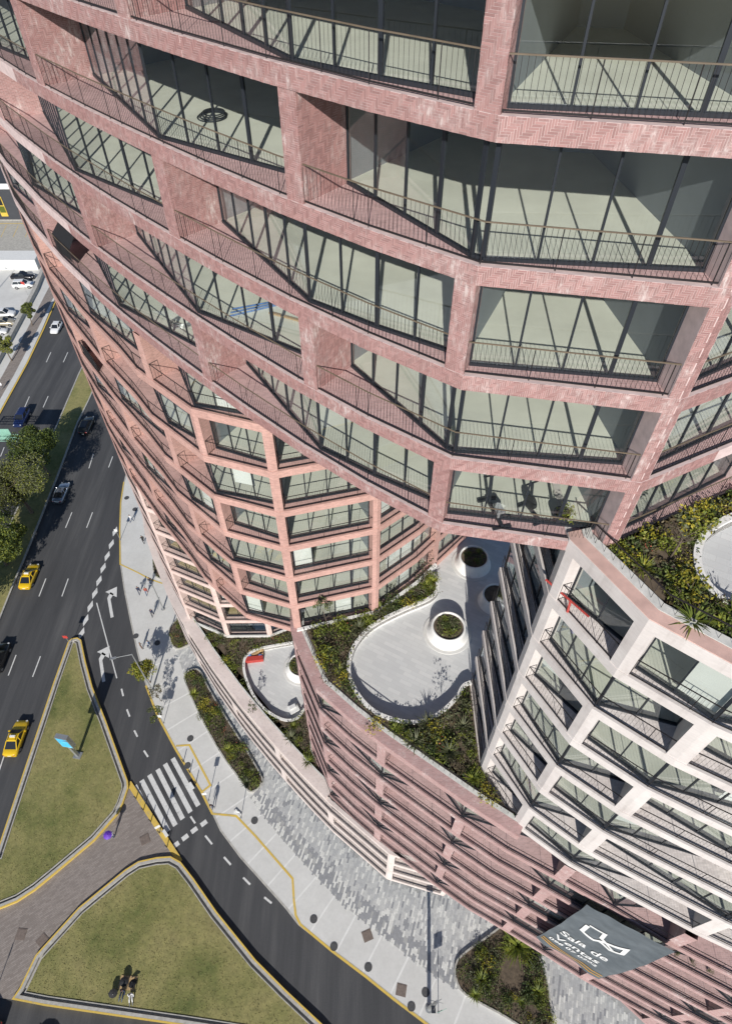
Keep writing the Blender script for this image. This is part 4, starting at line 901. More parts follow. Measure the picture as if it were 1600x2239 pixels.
def plant_bed(poly, z, n, seed, where, mix, smin=0.45, smax=1.0, cover=70, hc=0.28, avoid=None):
    r = random.Random(seed); placed = []
    kinds = [k for k, c in mix for _ in range(c)]
    while len(placed) < n:
        q = rand_in(poly, r)
        if not q: break
        if avoid and avoid(q): n -= 1; continue
        if any((q[0] - a) ** 2 + (q[1] - b) ** 2 < 0.2 for a, b in placed[-40:]) and r.random() < .8: n -= 0.2; continue
        k = kinds[r.randrange(len(kinds))]; s = r.uniform(smin, smax) * (1.15 if k == 'spiky_plant' else 1)
        o = link(k, KIND[k][r.randrange(len(KIND[k]))], None, (q[0], q[1], z - 0.02), (0, 0, r.uniform(0, 6.28)), (s, s, s * r.uniform(.75, 1.15)))
        mark = min(LAND.get(where, [('middle', q)]), key=lambda m_: (m_[1][0] - q[0]) ** 2 + (m_[1][1] - q[1]) ** 2)[0] if where in LAND else ''
        sz = ('small ', '', 'big ')[min(2, int(3 * (s - smin) / (smax * 1.16 - smin)))]
        tag(o, sz + LBL[k].format(where) + (' ' + mark if mark else ''), CATN[k], {'shrub': 'shrubs', 'golden_bush': 'golden bushes', 'dry_bush': 'dry bushes', 'flowering_bush': 'flowering bushes', 'spiky_plant': 'spiky plants'}[k] + ' of the ' + where); placed.append(q)
    # creeping ground cover between them
    mb = MB(); xs = [p[0] for p in poly]; ys = [p[1] for p in poly]; area = abs(sum(a[0] * b[1] - b[0] * a[1] for a, b in zip(poly, poly[1:] + poly[:1]))) / 2
    for i in range(int(area * cover)):
        q = rand_in(poly, r, 0.08, 12)
        if not q or (avoid and avoid(q)): continue
        nz = pnoise(Vector((q[0] * .8, q[1] * .8, seed))); 
        if nz < -0.32: continue
        m = 0 if nz > 0.18 else (1 if nz > -0.02 else (2 if nz > -.2 else 3))
        leaf(mb, Vector((q[0], q[1], z + r.uniform(.02, hc) * (0.6 + max(0, nz)))), r.uniform(.05, .11), r, m, 0.8)
    o = mb.build('ground_cover', ['lf_green', 'lf_dark', 'lf_olive', 'lf_dry'])
    if o: stuff(o, 'low leafy ground cover in the ' + where, 'ground cover')
LAND = {'lower terrace garden': [('by the pale wing', (-15, 35)), ('at the outer corner', (-18, 35)), ('left of the curved wall', (-14, 31)), ('below the curved wall', (-10.5, 26)), ('along the cream coping', (-9, 24.5)), ('beside the pink wing', (-5.8, 23))],
        'middle terrace garden': [('under the orange corner pier', (-4, 22.6)), ('along the pink coping', (-2.4, 19.2)), ('left of the curved wall', (-1.5, 21.3)), ('below the curved wall', (2, 15.6)), ('in the middle of the triangle', (4.8, 14.5)), ('beside the white wing', (6.6, 15.5)), ('in the pointed lower corner', (7.4, 12)), ('at the foot of the orange wing', (3, 25.6))],
        'garden above the white wing': [('by the red wall', (10.5, 14)), ('by the parapet', (9.6, 11.2)), ('by the curved wall', (10.9, 12)), ('in the corner', (8.8, 13))],
        'long street bed': [('at its upper end', (-22, 37)), ('in its upper half', (-19.5, 33)), ('in its middle', (-17, 29.5)), ('in its lower half', (-14.7, 26)), ('at its lower end', (-12.7, 24))],
        'large bed by the banner': [('at its upper tip', (13, 9.5)), ('at its rounded side', (10, 7)), ('along the pavement', (12, 4)), ('below the palm', (16, 7)), ('near the bottom picture edge', (15.5, 3))],
        'small bed by the driveway': [('at its upper side', (-25, 45.5)), ('at its lower side', (-24.5, 42.3)), ('in its middle', (-24.8, 44))]}
MIX = [('shrub', 8), ('golden_bush', 2), ('dry_bush', 2), ('flowering_bush', 1), ('spiky_plant', 3)]
plant_bed(bed1, SOIL1, 75, 1, 'lower terrace garden', MIX, 0.55, 1.15, 110)
plant_bed(bed2, SOIL2, 88, 2, 'middle terrace garden', MIX, 0.5, 1.05, 130)
plant_bed(bed3, SOIL3, 22, 3, 'garden above the white wing', MIX, 0.35, 0.75, 230, 0.2)
plant_bed(ccw(T['planter_c']), 0.36, 42, 4, 'long street bed', MIX, 0.55, 1.1, 70)
plant_bed(ccw(T['planter_d']), 0.36, 46, 5, 'large bed by the banner', [('shrub', 10), ('golden_bush', 2), ('spiky_plant', 2)], 0.6, 1.2, 80, 0.35, lambda q: (q[0] - 14.2) ** 2 + (q[1] - 6.3) ** 2 < 1.6)
plant_bed(ccw(T['planter_b']), 0.36, 12, 6, 'small bed by the driveway', [('shrub', 5), ('flowering_bush', 3), ('golden_bush', 2)], 0.5, 1.0, 70)
plant_bed(ccw(T['planter_a']), 0.36, 8, 7, 'little bed at the far pavement end', [('shrub', 5), ('dry_bush', 2)], 0.5, 0.9, 60)
for nm, lab in (('planter_a', 0), ('planter_b', 0), ('planter_c', 0), ('planter_d', 0)):
    p = ccw(smooth_poly(T[nm], 1)); mb = MB(); ring(mb, p, -0.02, 0.14, 0.1, 0.42, 0); structure(mb.build('planting_kerb', 'kerb'))
    mb = MB(); mb.prism(offset_poly(p, 0.1), 0.1, 0.34, 0, None, False); structure(mb.build('planting_soil', 'soil'))
for (x, y, r_, s, wh) in ((5.85, 23.35, 1.0, 9, 'sunlit bowl planter'), (-7.2, 32.0, 1.1, 8, 'ring planter of the lower terrace')):
    plant_bed([(x + r_ * math.cos(a * .524), y + r_ * math.sin(a * .524)) for a in range(12)], (FL2 if x > 0 else FL1) + 0.86, 7, 60 + s, wh, [('dry_bush', 3), ('shrub', 2)], 0.35, 0.6, 120, .2)
plant_bed([(8.35 + math.cos(a * .524) * .95, 29.5 + math.sin(a * .524) * .95) for a in range(12)], FL2 + 0.86, 5, 71, 'shaded bowl planter', [('shrub', 2), ('dry_bush', 1)], 0.3, 0.55, 60, .15)
# larger accents: palms, big yellow bushes, saplings on the terraces
def big(kind, i, x, y, z, s, label, cat):
    o = link(kind, KIND[kind][i], None, (x, y, z), (0, 0, x * 7), (s, s, s)); return tag(o, label, cat)
big('golden_bush', 0, 10.55, 11.6, SOIL3, 0.95, 'large round golden bush by the curved wall above the white wing', 'bush')
big('golden_bush', 1, 10.0, 13.9, SOIL3, 0.75, 'golden bush against the red wall above the white wing', 'bush')
big('golden_bush', 1, 7.3, 11.9, SOIL2, 0.9, 'golden bush in the pointed corner between parapet and white wing', 'bush')
big('golden_bush', 0, 0.55, 16.2, SOIL2, 0.9, 'golden bush below the curved wall of the big terrace', 'bush')
big('spiky_plant', 0, 10.15, 10.35, SOIL3, 0.95, 'fan of long green blades by the parapet above the white wing', 'plant')
big('spiky_plant', 0, 14.9, 8.6, 0.36, 2.6, 'big spreading palm in the large bed by the banner', 'palm')
big('spiky_plant', 2, -5.6, 21.9, SOIL1, 1.1, 'big spiky plant against the pink wing on the lower terrace', 'plant')
def tree(name, x, y, z, h, cr, ch, nleaf, mats, seed, label, size=0.16, trunk=0.16, sparse=False, weights=None):
    r = random.Random(seed); root = empty(name, (x, y, z)); tag(root, label, 'tree')
    t = MB(); tips = []; top = Vector((r.uniform(-.1, .1) * h, r.uniform(-.1, .1) * h, h * .55)); t.tube((0, 0, 0), top, trunk, trunk * .6, 8, 0, False)
    for i in range(9):
        a = i * 2.4 + r.uniform(-.3, .3); el = r.uniform(.5, 1.2); ln = cr * r.uniform(.55, .95)
        b = Vector((math.cos(a) * math.cos(el), math.sin(a) * math.cos(el), math.sin(el))) * ln; s = top * r.uniform(.6, 1.0)
        t.tube(s, s + b, trunk * .42, trunk * .12, 6, 0, False); tips.append(s + b)
        for k in range(2):
            c2 = b * .5 + Vector((r.gauss(0, 1), r.gauss(0, 1), r.gauss(0, .5))).normalized() * ln * .5; t.tube(s + b * .55, s + c2 + b * .1, trunk * .2, trunk * .06, 5, 0, False); tips.append(s + c2 + b * .1)
    t.build('trunk', 'bark', root)
    c = MB(); cc = Vector((top.x, top.y, h - ch)); lobes = []
    for i in range(26 if not sparse else 12):
        d = Vector((r.gauss(0, 1), r.gauss(0, 1), r.gauss(0, .9))).normalized() * r.uniform(.35, .85)
        lobes.append((cc + Vector((d.x * cr, d.y * cr, d.z * ch)), r.uniform(.24, .46) * cr * (.7 if sparse else 1)))
    for i in range(nleaf):
        o_, rad = lobes[r.randrange(len(lobes))]; d = Vector((r.gauss(0, 1), r.gauss(0, 1), r.gauss(0, 1))).normalized() * rad * r.uniform(.6, 1.02)
        leaf(c, o_ + Vector((d.x, d.y, d.z * .8)), size * r.uniform(.6, 1.3), r, r.choices(range(len(mats)), weights)[0] if weights else r.randrange(len(mats)), .4)
    c.build('crown', mats, root); return root
tree('avenue_tree', -52.6, 65.4, 0.17, 11.5, 5.2, 4.0, 30000, ['lf_olive', 'lf_olive', 'lf_green'], 101, 'broad olive green tree on the median, largest crown at the picture edge', 0.125, 0.3)
tree('avenue_tree', -52.6, 73.6, 0.17, 9.0, 4.0, 3.0, 14000, ['lf_dark', 'lf_dark', 'lf_green'], 102, 'dark green tree on the median under the green gantry', 0.16, 0.25)
tree('avenue_tree', -52.8, 55.2, 0.17, 9.5, 4.4, 3.2, 14000, ['lf_dark', 'lf_green'], 103, 'dark tree on the median beside the yellow taxi', 0.17, 0.28)
tree('avenue_tree', -53.6, 45.0, 0.17, 9.0, 3.6, 3.0, 7000, ['lf_dark', 'lf_green'], 104, 'dark tree on the median below the others, mostly out of the picture', 0.17, 0.28)
tree('avenue_tree', -57.5, 61.0, 0.17, 9.5, 3.6, 3.0, 6000, ['lf_dark', 'lf_olive'], 105, 'tree behind the big olive tree at the picture edge', 0.17, 0.28)
tree('pavement_tree', -70.9, 118.2, 0.14, 5.2, 2.1, 1.7, 2600, ['lf_green', 'lf_olive'], 106, 'thin street tree on the far pavement beside the parked cars', 0.17, 0.12, True)
tree('pavement_tree', -70.6, 105.6, 0.14, 5.6, 2.5, 1.9, 3200, ['lf_green', 'lf_olive'], 107, 'street tree on the far pavement at the left picture edge', 0.17, 0.12, True)
tree('pavement_tree', -27.5, 36.6, 0.14, 4.4, 1.45, 1.3, 3000, ['lf_green', 'lf_green', 'lf_yellow'], 108, 'small bright green tree under the street lamp', 0.12, 0.07)
tree('sapling', -25.55, 34.1, 0.14, 3.6, 1.1, 1.0, 420, ['lf_olive', 'lf_dry'], 109, 'sparse sapling on the pavement below the lamp post', 0.1, 0.04, True)
tree('sapling', -25.4, 31.6, 0.14, 3.4, 1.2, 1.0, 700, ['lf_green', 'lf_olive'], 110, 'thin leafy sapling leaning over the yellow kerb', 0.1, 0.04, True)
tree('sapling', 4.2, 27.2, SOIL2, 3.4, 0.8, 0.9, 160, ['lf_dry', 'lf_olive'], 111, 'nearly bare sapling at the tip of the bed under the orange wing', 0.07, 0.03, True)
tree('sapling', 4.9, 15.9, SOIL2, 2.6, 0.8, 0.7, 120, ['lf_olive', 'lf_dry'], 112, 'bare branched sapling below the curved terrace wall', 0.07, 0.03, True)
tree('sapling', -2.6, 23.2, SOIL2, 3.6, 0.8, 1.0, 260, ['lf_olive', 'lf_dark'], 113, 'slender sapling beside the corner pier of the orange wing', 0.08, 0.03, True)
tree('sapling', 10.3, 12.9, SOIL3, 2.6, 0.75, 0.6, 200, ['lf_yellow', 'lf_olive'], 114, 'pale branched sapling with yellow leaves above the white wing', 0.07, 0.035, True)
tree('sapling', -11.5, 26.8, SOIL1, 2.6, 0.8, 0.7, 150, ['lf_dark', 'lf_olive'], 115, 'thin sapling beside the curved wall of the lower terrace', 0.08, 0.03, True)
# ------------------------------------------------------------------ vehicles
M['tyre'] = plain('tyre rubber', (0.02, 0.02, 0.021), 0.85, 0)
M['rim'] = plain('alloy rim', (0.45, 0.45, 0.46), 0.35, 0, metal=0.8)
def paint(name, c, metal=0.15):
    m, N, L, B = new_mat(name); B.inputs['Base Color'].default_value = rgb(c); B.inputs['Roughness'].default_value = 0.28; B.inputs['Metallic'].default_value = metal
    B.inputs['Coat Weight'].default_value = 0.6; B.inputs['Coat Roughness'].default_value = 0.08
    return m
M['car_glass'] = paint('dark car glass', (0.012, 0.014, 0.017), 0.0)
M['lamp_white'] = paint('headlamp lens', (0.75, 0.76, 0.78), 0.0)
M['lamp_red'] = paint('tail lamp lens', (0.40, 0.02, 0.02), 0.0)
M['plate'] = plain('number plate', (0.7, 0.7, 0.68), 0.5, 0)
for n, c, mt in (('yellow', (0.66, 0.43, 0.012), 0.0), ('white', (0.74, 0.74, 0.73), 0.0), ('black', (0.014, 0.014, 0.016), 0.3), ('blue', (0.018, 0.034, 0.12), 0.4), ('silver', (0.34, 0.37, 0.42), 0.7), ('beige', (0.45, 0.40, 0.30), 0.3), ('grey', (0.10, 0.105, 0.11), 0.4)):
    M['paint_' + n] = paint(n + ' car paint', c, mt)
def lerp_sec(secs, n):
    return secs
def loft(mb, secs, m=0, close=True):
    """secs: list of rings (same number of points) along the length"""
    for A, B_ in zip(secs, secs[1:]):
        k = len(A)
        for i in range(k):
            j = (i + 1) % k; mb.face([A[i], A[j], B_[j], B_[i]], m)
    if close: mb.face(list(reversed(secs[0])), m); mb.face(list(secs[-1]), m)
def car(kind, col, x, y, rz, label, z=0.0, taxi=False):
    """front of the car points along +X before turning"""
    root = empty('taxi' if taxi else {'sedan': 'sedan_car', 'suv': 'suv_car', 'pickup': 'pickup_truck', 'hatch': 'hatchback_car'}[kind], (x, y, z), rz)
    tag(root, label, 'taxi' if taxi else ('pickup' if kind == 'pickup' else 'car'))
    tall = {'sedan': 0, 'hatch': 0.04, 'suv': 0.22, 'pickup': 0.25}[kind]; L2 = {'sedan': 2.2, 'hatch': 1.98, 'suv': 2.3, 'pickup': 2.6}[kind]; W = 0.87 if kind in ('sedan', 'hatch') else 0.93
    belt = 0.88 + tall; bonnet = 0.80 + tall; boot = {'sedan': 0.92, 'hatch': 0.95, 'suv': 1.15, 'pickup': 1.05}[kind]
    P = M['paint_' + col]
    def ring_(xx, wb, zb, wm, zm, wt, zt):
        return [(xx, -wb, zb), (xx, -wm, zm), (xx, -wt, zt - 0.05), (xx, -wt * .82, zt), (xx, wt * .82, zt), (xx, wt, zt - 0.05), (xx, wm, zm), (xx, wb, zb)]
    b = MB(); g = 0.22 + tall * .4
    S = [(-L2, W * .72, g + .12, W * .80, .60, W * .74, boot - .10), (-L2 + .10, W * .86, g + .02, W * .93, .60, W * .86, boot - .02), (-L2 * .72, W * .94, g, W, .60, W * .95, boot), (-L2 * .45, W * .96, g, W, .62, W * .96, belt + .03),
         (L2 * .30, W * .96, g, W, .62, W * .96, belt), (L2 * .42, W * .95, g, W, .60, W * .93, bonnet + .05), (L2 * .75, W * .92, g, W * .97, .58, W * .86, bonnet - .05), (L2 - .14, W * .80, g + .02, W * .88, .55, W * .74, bonnet - .16), (L2, W * .60, g + .12, W * .68, .52, W * .58, bonnet - .28)]
    loft(b, [ring_(*s) for s in S]); body = b.build('body', P, root, True)
    roof = 1.44 + tall * 1.3; c = MB(); ws, wr, rs, rr = L2 * .42, L2 * .10, -L2 * .32, -L2 * .74
    if kind == 'suv': rs, rr = -L2 * .78, -L2 * .93
    if kind == 'hatch': rs, rr = -L2 * .55, -L2 * .88
    if kind == 'pickup': ws, wr, rs, rr = L2 * .38, L2 * .12, -L2 * .16, -L2 * .24
    lo = [(ws, -W * .88), (ws, W * .88), (rr, W * .86), (rr, -W * .86)]; hi = [(wr, -W * .68), (wr, W * .68), (rs, W * .66), (rs, -W * .66)]
    zl = belt - .03
    for i in range(4):
        j = (i + 1) % 4; c.face([(*lo[i], zl), (*lo[j], zl), (*hi[j], roof - .05), (*hi[i], roof - .05)])
    c.build('windows', 'car_glass', root)
    r = MB(); e = .04; R0 = [(wr + e, -W * .68 - e), (wr + e, W * .68 + e), (rs - e, W * .66 + e), (rs - e, -W * .66 - e)]; R1 = [(wr - .1, -W * .58), (wr - .1, W * .58), (rs + .1, W * .56), (rs + .1, -W * .56)]
    for i in range(4):
        j = (i + 1) % 4; r.face([(*R0[i], roof - .055), (*R0[j], roof - .055), (*R1[j], roof + .01), (*R1[i], roof + .01)])
    r.face([(*q, roof + .01) for q in R1])
    for i in range(4): r.bar((*lo[i], zl), (*hi[i], roof - .05), .09, .05)                    # pillars
    for sy in (-1, 1): r.bar(((ws + rr) / 2 - .05, sy * W * .885, zl), ((wr + rs) / 2, sy * W * .685, roof - .05), .07, .05)
    r.build('roof', P, root, False)
    if kind == 'pickup':
        t = MB(); t.prism([(-L2 + .12, -W * .8), (-L2 * .26, -W * .8), (-L2 * .26, W * .8), (-L2 + .12, W * .8)], boot + .01, boot + .02); t.build('cargo_bed', 'tyre', root)
    for sx in (-1, 1):
        for sy in (-1, 1):
            wx, wr_ = sx * L2 * .60, .31 + tall * .25
            t = MB(); t.tube((wx, sy * (W - .20), wr_), (wx, sy * (W + .02), wr_), wr_, None, 18); wo = t.build('wheel', 'tyre', root)
            t = MB(); t.tube((wx, sy * (W + .0), wr_), (wx, sy * (W + .032), wr_), wr_ * .62, None, 12); t.build('rim', 'rim', wo)
    for sy in (-1, 1):
        t = MB(); t.bar((L2 - .20, sy * W * .56, bonnet - .20), (L2 - .06, sy * W * .72, bonnet - .24), .16, .12); t.build('headlight', 'lamp_white', root)
        t = MB(); t.bar((-L2 + .02, sy * W * .50, boot - .18), (-L2 + .05, sy * W * .80, boot - .16), .08, .14); t.build('taillight', 'lamp_red', root)
        t = MB(); t.bar((L2 * .33, sy * W * .95, belt + .03), (L2 * .30, sy * (W + .18), belt + .05), .14, .12); t.build('mirror', P, root)
    t = MB(); t.bar((-L2 - .005, -.2, .62), (-L2 - .005, .2, .62), .02, .12); t.build('number_plate', 'plate', root)
    if taxi:
        t = MB(); t.prism([(-.28, -.32), (-.06, -.32), (-.06, .32), (-.28, .32)], roof, roof + .14); t.build('taxi_sign', 'lamp_white', root)
        t = MB()
        for sy in (-1, 1): t.bar((wr - .1, sy * .45, roof + .05), (rs + .1, sy * .45, roof + .05), .04, .04)
        t.build('roof_rack', 'tyre', root)
    return root
H = R(90)
car('suv', 'blue', -62.0, 87.6, -H, 'dark blue car driving down the far lanes, facing the viewer')
car('suv', 'black', -49.7, 85.6, H, 'black car driving away close to the median')
car('sedan', 'silver', -49.1, 69.4, -H + R(180), 'silver blue sedan driving away beside the median trees')
car('sedan', 'yellow', -48.5, 52.9, H, 'yellow taxi in the tree shade by the median', taxi=True)
car('sedan', 'yellow', -41.8, 29.3, H, 'yellow taxi beside the kerb of the grass island', taxi=True)
car('suv', 'black', -47.9, 39.7, H, 'black car cut off by the left picture edge below the trees')
car('hatch', 'white', -65.2, 116.8, -H, 'small white car coming down the far road beside the tower edge')
car('pickup', 'black', -79.6, 137.6, 0, 'black pickup truck parked behind the white off-roader', 0.15)
car('suv', 'white', -78.2, 134.0, R(6), 'white off-roader parked in front of the black pickup', 0.15)
car('suv', 'white', -78.0, 121.8, R(4), 'white car with a roof rack in the lower parking row, farthest of three', 0.15)
car('suv', 'beige', -76.8, 118.4, R(6), 'beige and black off-roader in the middle of the lower parking row', 0.15)
car('sedan', 'white', -77.2, 115.2, R(8), 'white sedan nearest the viewer in the lower parking row', 0.15)
car('suv', 'black', -90.2, 138.4, R(70), 'black car at the left edge of the parking lot', 0.15)
car('sedan', 'black', -35.6, 2.2, R(178), 'black car at the bottom left corner', 0.0)
car('sedan', 'yellow', -29.6, 0.0, R(178), 'yellow taxi mostly below the bottom picture edge', taxi=True)
# ------------------------------------------------------------------ street furniture
def lamp(x, y, z, h, hx, hy, label, r=0.09):
    root = empty('street_lamp', (x, y, z)); tag(root, label, 'street lamp')
    m = MB(); m.tube((0, 0, 0), (0, 0, h), r * 1.25, r * .7, 10); m.tube((0, 0, 0), (0, 0, .06), r * 3, None, 10); m.build('pole', 'metal_grey', root)
    m = MB(); m.tube((0, 0, h - .05), (hx, hy, h + .1), .035, .03, 6); m.build('arm', 'metal_grey', root)
    d = Vector((hx, hy, 0)).normalized(); m = MB(); a = Vector((hx, hy, h + .1)); m.bar(a - d * .1, a + d * .6, .28, .09); m.build('lamp_head', 'metal_grey', root)
    return root
M['metal_pale'] = plain('pale painted steel', (0.60, 0.60, 0.58), 0.45, 0.05, 3.0, metal=0.2)
lamp(-27.0, 35.55, 0.14, 9.4, -1.75, -0.5, 'pale street lamp post leaning over the slip road above a small tree')
lamp(-28.2, 47.6, 0.14, 6.0, -1.0, 0.1, 'short lamp post at the pavement by the small planting bed')
lamp(-84.2, 128.0, 0.15, 8.0, -1.6, 0.3, 'double headed lamp in the parking lot')
def mast():
    root = empty('signal_mast', (5.9, 3.82, 0.14)); tag(root, 'tall grey camera mast with sign panel on the pavement near the bottom edge', 'mast')
    m = MB(); m.tube((0, 0, 0), (0, 0, 9.2), .20, .13, 14); m.tube((0, 0, 0), (0, 0, .08), .36, None, 14); m.build('pole', 'metal_grey', root)
    m = MB(); m.tube((0, 0, 9), (-.35, -.55, 9.1), .03, None, 6); m.tube((0, 0, 8.6), (.4, .2, 8.7), .025, None, 6); m.tube((-.5, .1, 8.8), (.5, -.1, 8.8), .02, None, 6); m.build('arm', 'metal_grey', root)
    m = MB(); m.bar((-.35, -.75, 8.95), (-.35, -.25, 9.0), .34, .16); m.build('camera_box', 'frame', root)
mast()
def sign(x, y, z, h, w_, hh, rz, label, face='frame', name='traffic_sign', pole='metal_grey'):
    root = empty(name, (x, y, z), rz); tag(root, label, 'sign')
    m = MB(); m.tube((0, 0, 0), (0, 0, h), .035, None, 8); m.tube((0, 0, 0), (0, 0, .03), .1, None, 8); m.build('post', pole, root)
    m = MB(); m.bar((-w_ / 2, -.045, h - hh / 2), (w_ / 2, -.045, h - hh / 2), .025, hh); m.build('sign_panel', face, root)
    return root
M['sign_red'] = plain('red sign face', (0.45, 0.05, 0.04), 0.5, 0.1, 3)
M['sign_green'] = plain('green painted steel', (0.22, 0.42, 0.33), 0.5, 0.1, 2.0)
sign(6.75, 3.55, 0.14, 3.6, 0.9, 0.7, R(20), 'green framed sign on a thin post beside the camera mast', 'sign_green')
sign(-13.85, 20.5, 0.14, 2.5, 0.45, 0.45, R(-10), 'small sign post on the pavement below the long bed', 'white_plain')
sign(-17.75, 22.3, 0.14, 2.8, 0.5, 0.6, R(10), 'sign post on the pavement at the crosswalk end', 'white_plain')
sign(-37.3, 59.9, 0.14, 2.6, 0.45, 0.5, R(0), 'white sign post by the kerb near the diamond markings', 'white_plain')
sign(-24.7, 31.3, 0.14, 2.4, 0.5, 0.6, R(0), 'sign post beside the leafy sapling at the yellow kerb', 'white_plain')
sign(-22.25, 19.0, 0.0, 2.7, 0.55, 0.6, R(30), 'sign post standing at the crosswalk by the paved path', 'white_plain')
sign(-39.3, 42.0, 0.4, 2.2, 0.6, 0.6, R(0), 'red and white warning sign at the tip of the grass island', 'sign_red')
sign(-76.2, 130.6, 0.15, 3.2, 1.0, 0.7, R(-20), 'pink board on a post at the parking lot entrance', 'sign_red')
sign(-35.2, 3.6, 0.14, 3.0, 0.7, 0.5, R(90), 'traffic sign casting a jagged shadow at the path corner', 'frame')
# small advertising screen on the grass island
def billboard():
    root = empty('information_screen', (-33.9, 27.3, 0.3), R(-10)); tag(root, 'grey screen on a post showing a bright blue picture on the grass island', 'screen')
    m = MB(); m.prism([(-.16, -.16), (.16, -.16), (.16, .16), (-.16, .16)], 0, 3.3); m.prism([(-.45, -.4), (.45, -.4), (.45, .4), (-.45, .4)], 0, .12); m.build('post', 'metal_grey', root)
    m = MB(); m.prism([(-.72, -.2), (.72, -.2), (.72, .32), (-.72, .32)], 3.0, 5.6); m.build('casing', 'metal_grey', root)
    mm, N, L, B = new_mat('lit blue screen'); tx = N.new('ShaderNodeTexCoord'); n = noise(N, L, tx.outputs['Object'], 1.2, 4, .6, (1, 1, 2.2))
    c = ramp(N, L, n, [(0.3, (0.10, 0.12, 0.16)), (0.45, (0.05, 0.38, 0.62)), (0.62, (0.10, 0.50, 0.72)), (0.75, (0.6, 0.7, 0.75))])
    L.new(c, B.inputs['Base Color']); L.new(c, B.inputs['Emission Color']); B.inputs['Emission Strength'].default_value = 0.22; M['screen'] = mm
    m = MB(); m.bar((-.62, -.215, 4.3), (.62, -.215, 4.3), .02, 2.3); m.build('display', 'screen', root)
billboard()
bol = MB(); bol.tube((0, 0, 0), (0, 0, .85), .055, .05, 10); bol.lathe((0, 0, .85), [(.05, 0), (.04, .03), (0, .045)], 10); bme = bol.mesh('bollard', 'frame')
for i, (x, y) in enumerate(T['bollards']):
    o = link('bollard', bme, None, (x, y, 0.13)); tag(o, ('thin black bollard on the yellow path edge, %s from the island corner' % ('first', 'second', 'third', 'fourth', 'fifth')[i] if i < 5 else 'thin black bollard along the yellow box, %s from its top' % ('first', 'second', 'third')[i - 5]), 'bollard', 'bollards along the path edge' if i < 5 else 'bollards on the pavement by the crosswalk')
for i, (x, y, a) in enumerate(((-19.95, 23.9, -50), (-21.9, 18.9, -48), (-14.3, 21.0, -40))):
    m = MB(); m.prism([(-.42, -.16), (.42, -.16), (.42, .16), (-.42, .16)], 0, .16, 0); o = m.build('kerb_block', 'white_plain'); o.location = (x, y, .14); o.rotation_euler = (0, 0, R(a))
    tag(o, ['white block on the kerb below the yellow box', 'white block on the path edge by the crosswalk', 'white block on the pavement where the yellow line turns'][i], 'block')
# green lattice gantry with its sign over the far lanes
def gantry():
    root = empty('sign_gantry', (-66.8, 75.2, 0.1)); tag(root, 'pale green lattice gantry reaching over the far lanes', 'gantry')
    m = MB(); m.tube((0, 0, 0), (0, 0, 7.6), .16, .12, 10); m.build('post', 'sign_green', root)
    m = MB()
    for yy, zz in ((-.35, 6.6), (.35, 6.6), (-.35, 7.4), (.35, 7.4)): m.tube((0, yy, zz), (11.4, yy, zz), .05, None, 6)
    n = 12
    for i in range(n):
        x0, x1 = 11.4 * i / n, 11.4 * (i + 1) / n; s = .35 if i % 2 else -.35
        m.tube((x0, -s, 7.4), (x1, s, 7.4), .03, None, 5); m.tube((x0, -.35, 6.6 if i % 2 else 7.4), (x1, -.35, 7.4 if i % 2 else 6.6), .03, None, 5); m.tube((x0, .35, 6.6 if i % 2 else 7.4), (x1, .35, 7.4 if i % 2 else 6.6), .03, None, 5)
    m.build('truss', 'sign_green', root)
    m = MB(); m.bar((6.4, .45, 7.3), (10.2, .45, 7.3), .06, 2.3); m.build('sign_panel', 'sign_green', root)
gantry()
# ------------------------------------------------------------------ parking lot, far buildings and wall
sheet('parking_lot', [(-74.9, 112), (-75.8, 131), (-77.2, 141.5), (-140, 141.5), (-140, 106)], 0.155, 'walk', 0.02)
sheet('upper_parking_lot', [(-78, 146.6), (-79.5, 168), (-160, 168), (-160, 146.6)], 0.155, 'kerb', 0.02)
mb = MB()
for i in range(9): line(mb, [(-80.5 - 3.1 * i, 158.5), (-81.5 - 3.1 * i, 165)], .13, .16)
line(mb, [(-79, 166.2), (-130, 166.2)], .3, .16)
for i in range(5): line(mb, [(-82.5 - 3.3 * i, 147.2), (-83.3 - 3.3 * i, 150.5)], .13, .16)
structure(mb.build('parking_lines', 'yellow'))
mb = MB(); line(mb, [(-84.3, 132.5), (-86.8, 141)], .12, .16); line(mb, [(-88, 132.5), (-90.5, 141)], .12, .16); structure(mb.build('bay_lines', 'white_paint'))
o = MB(); o.prism([(-140, 141.8), (-77.6, 141.8), (-78, 146.4), (-140, 146.4)], 0.1, 2.6); ob = o.build('long_shed', 'white_plain'); tag(ob, 'long low shed with white roof dividing the two parking lots', 'shed')
root = empty('dark_building', (-100, 175, 0)); tag(root, 'dark grey building with yellow framed windows behind the parking lot', 'building')
INV = Matrix.Translation((100, -175, 0))
def dbp(mb, name, mat, par=None):
    o = mb.build(name, mat, par or root); o.matrix_parent_inverse = INV if par is None else Matrix.Identity(4); return o
M['yframe'] = plain('yellow window frame', (0.6, 0.42, 0.06), 0.6, 0.1, 2)
M['charcoal'] = plain('charcoal render', (0.045, 0.048, 0.055), 0.8, 0.1, .5)
m = MB(); m.prism([(-150, 168.3), (-79.4, 168.3), (-81, 215), (-150, 215)], 0, 9.0); dbp(m, 'wall', 'charcoal')
m = MB(); m.prism([(-150, 168.1), (-79.3, 168.1), (-79.3, 168.29), (-150, 168.29)], 8.0, 9.3); dbp(m, 'fascia', 'white_plain')
m = MB(); m.prism([(-150, 167.9), (-79.2, 167.9), (-79.2, 168.28), (-150, 168.28)], 0, .3); dbp(m, 'plinth', 'kerb')
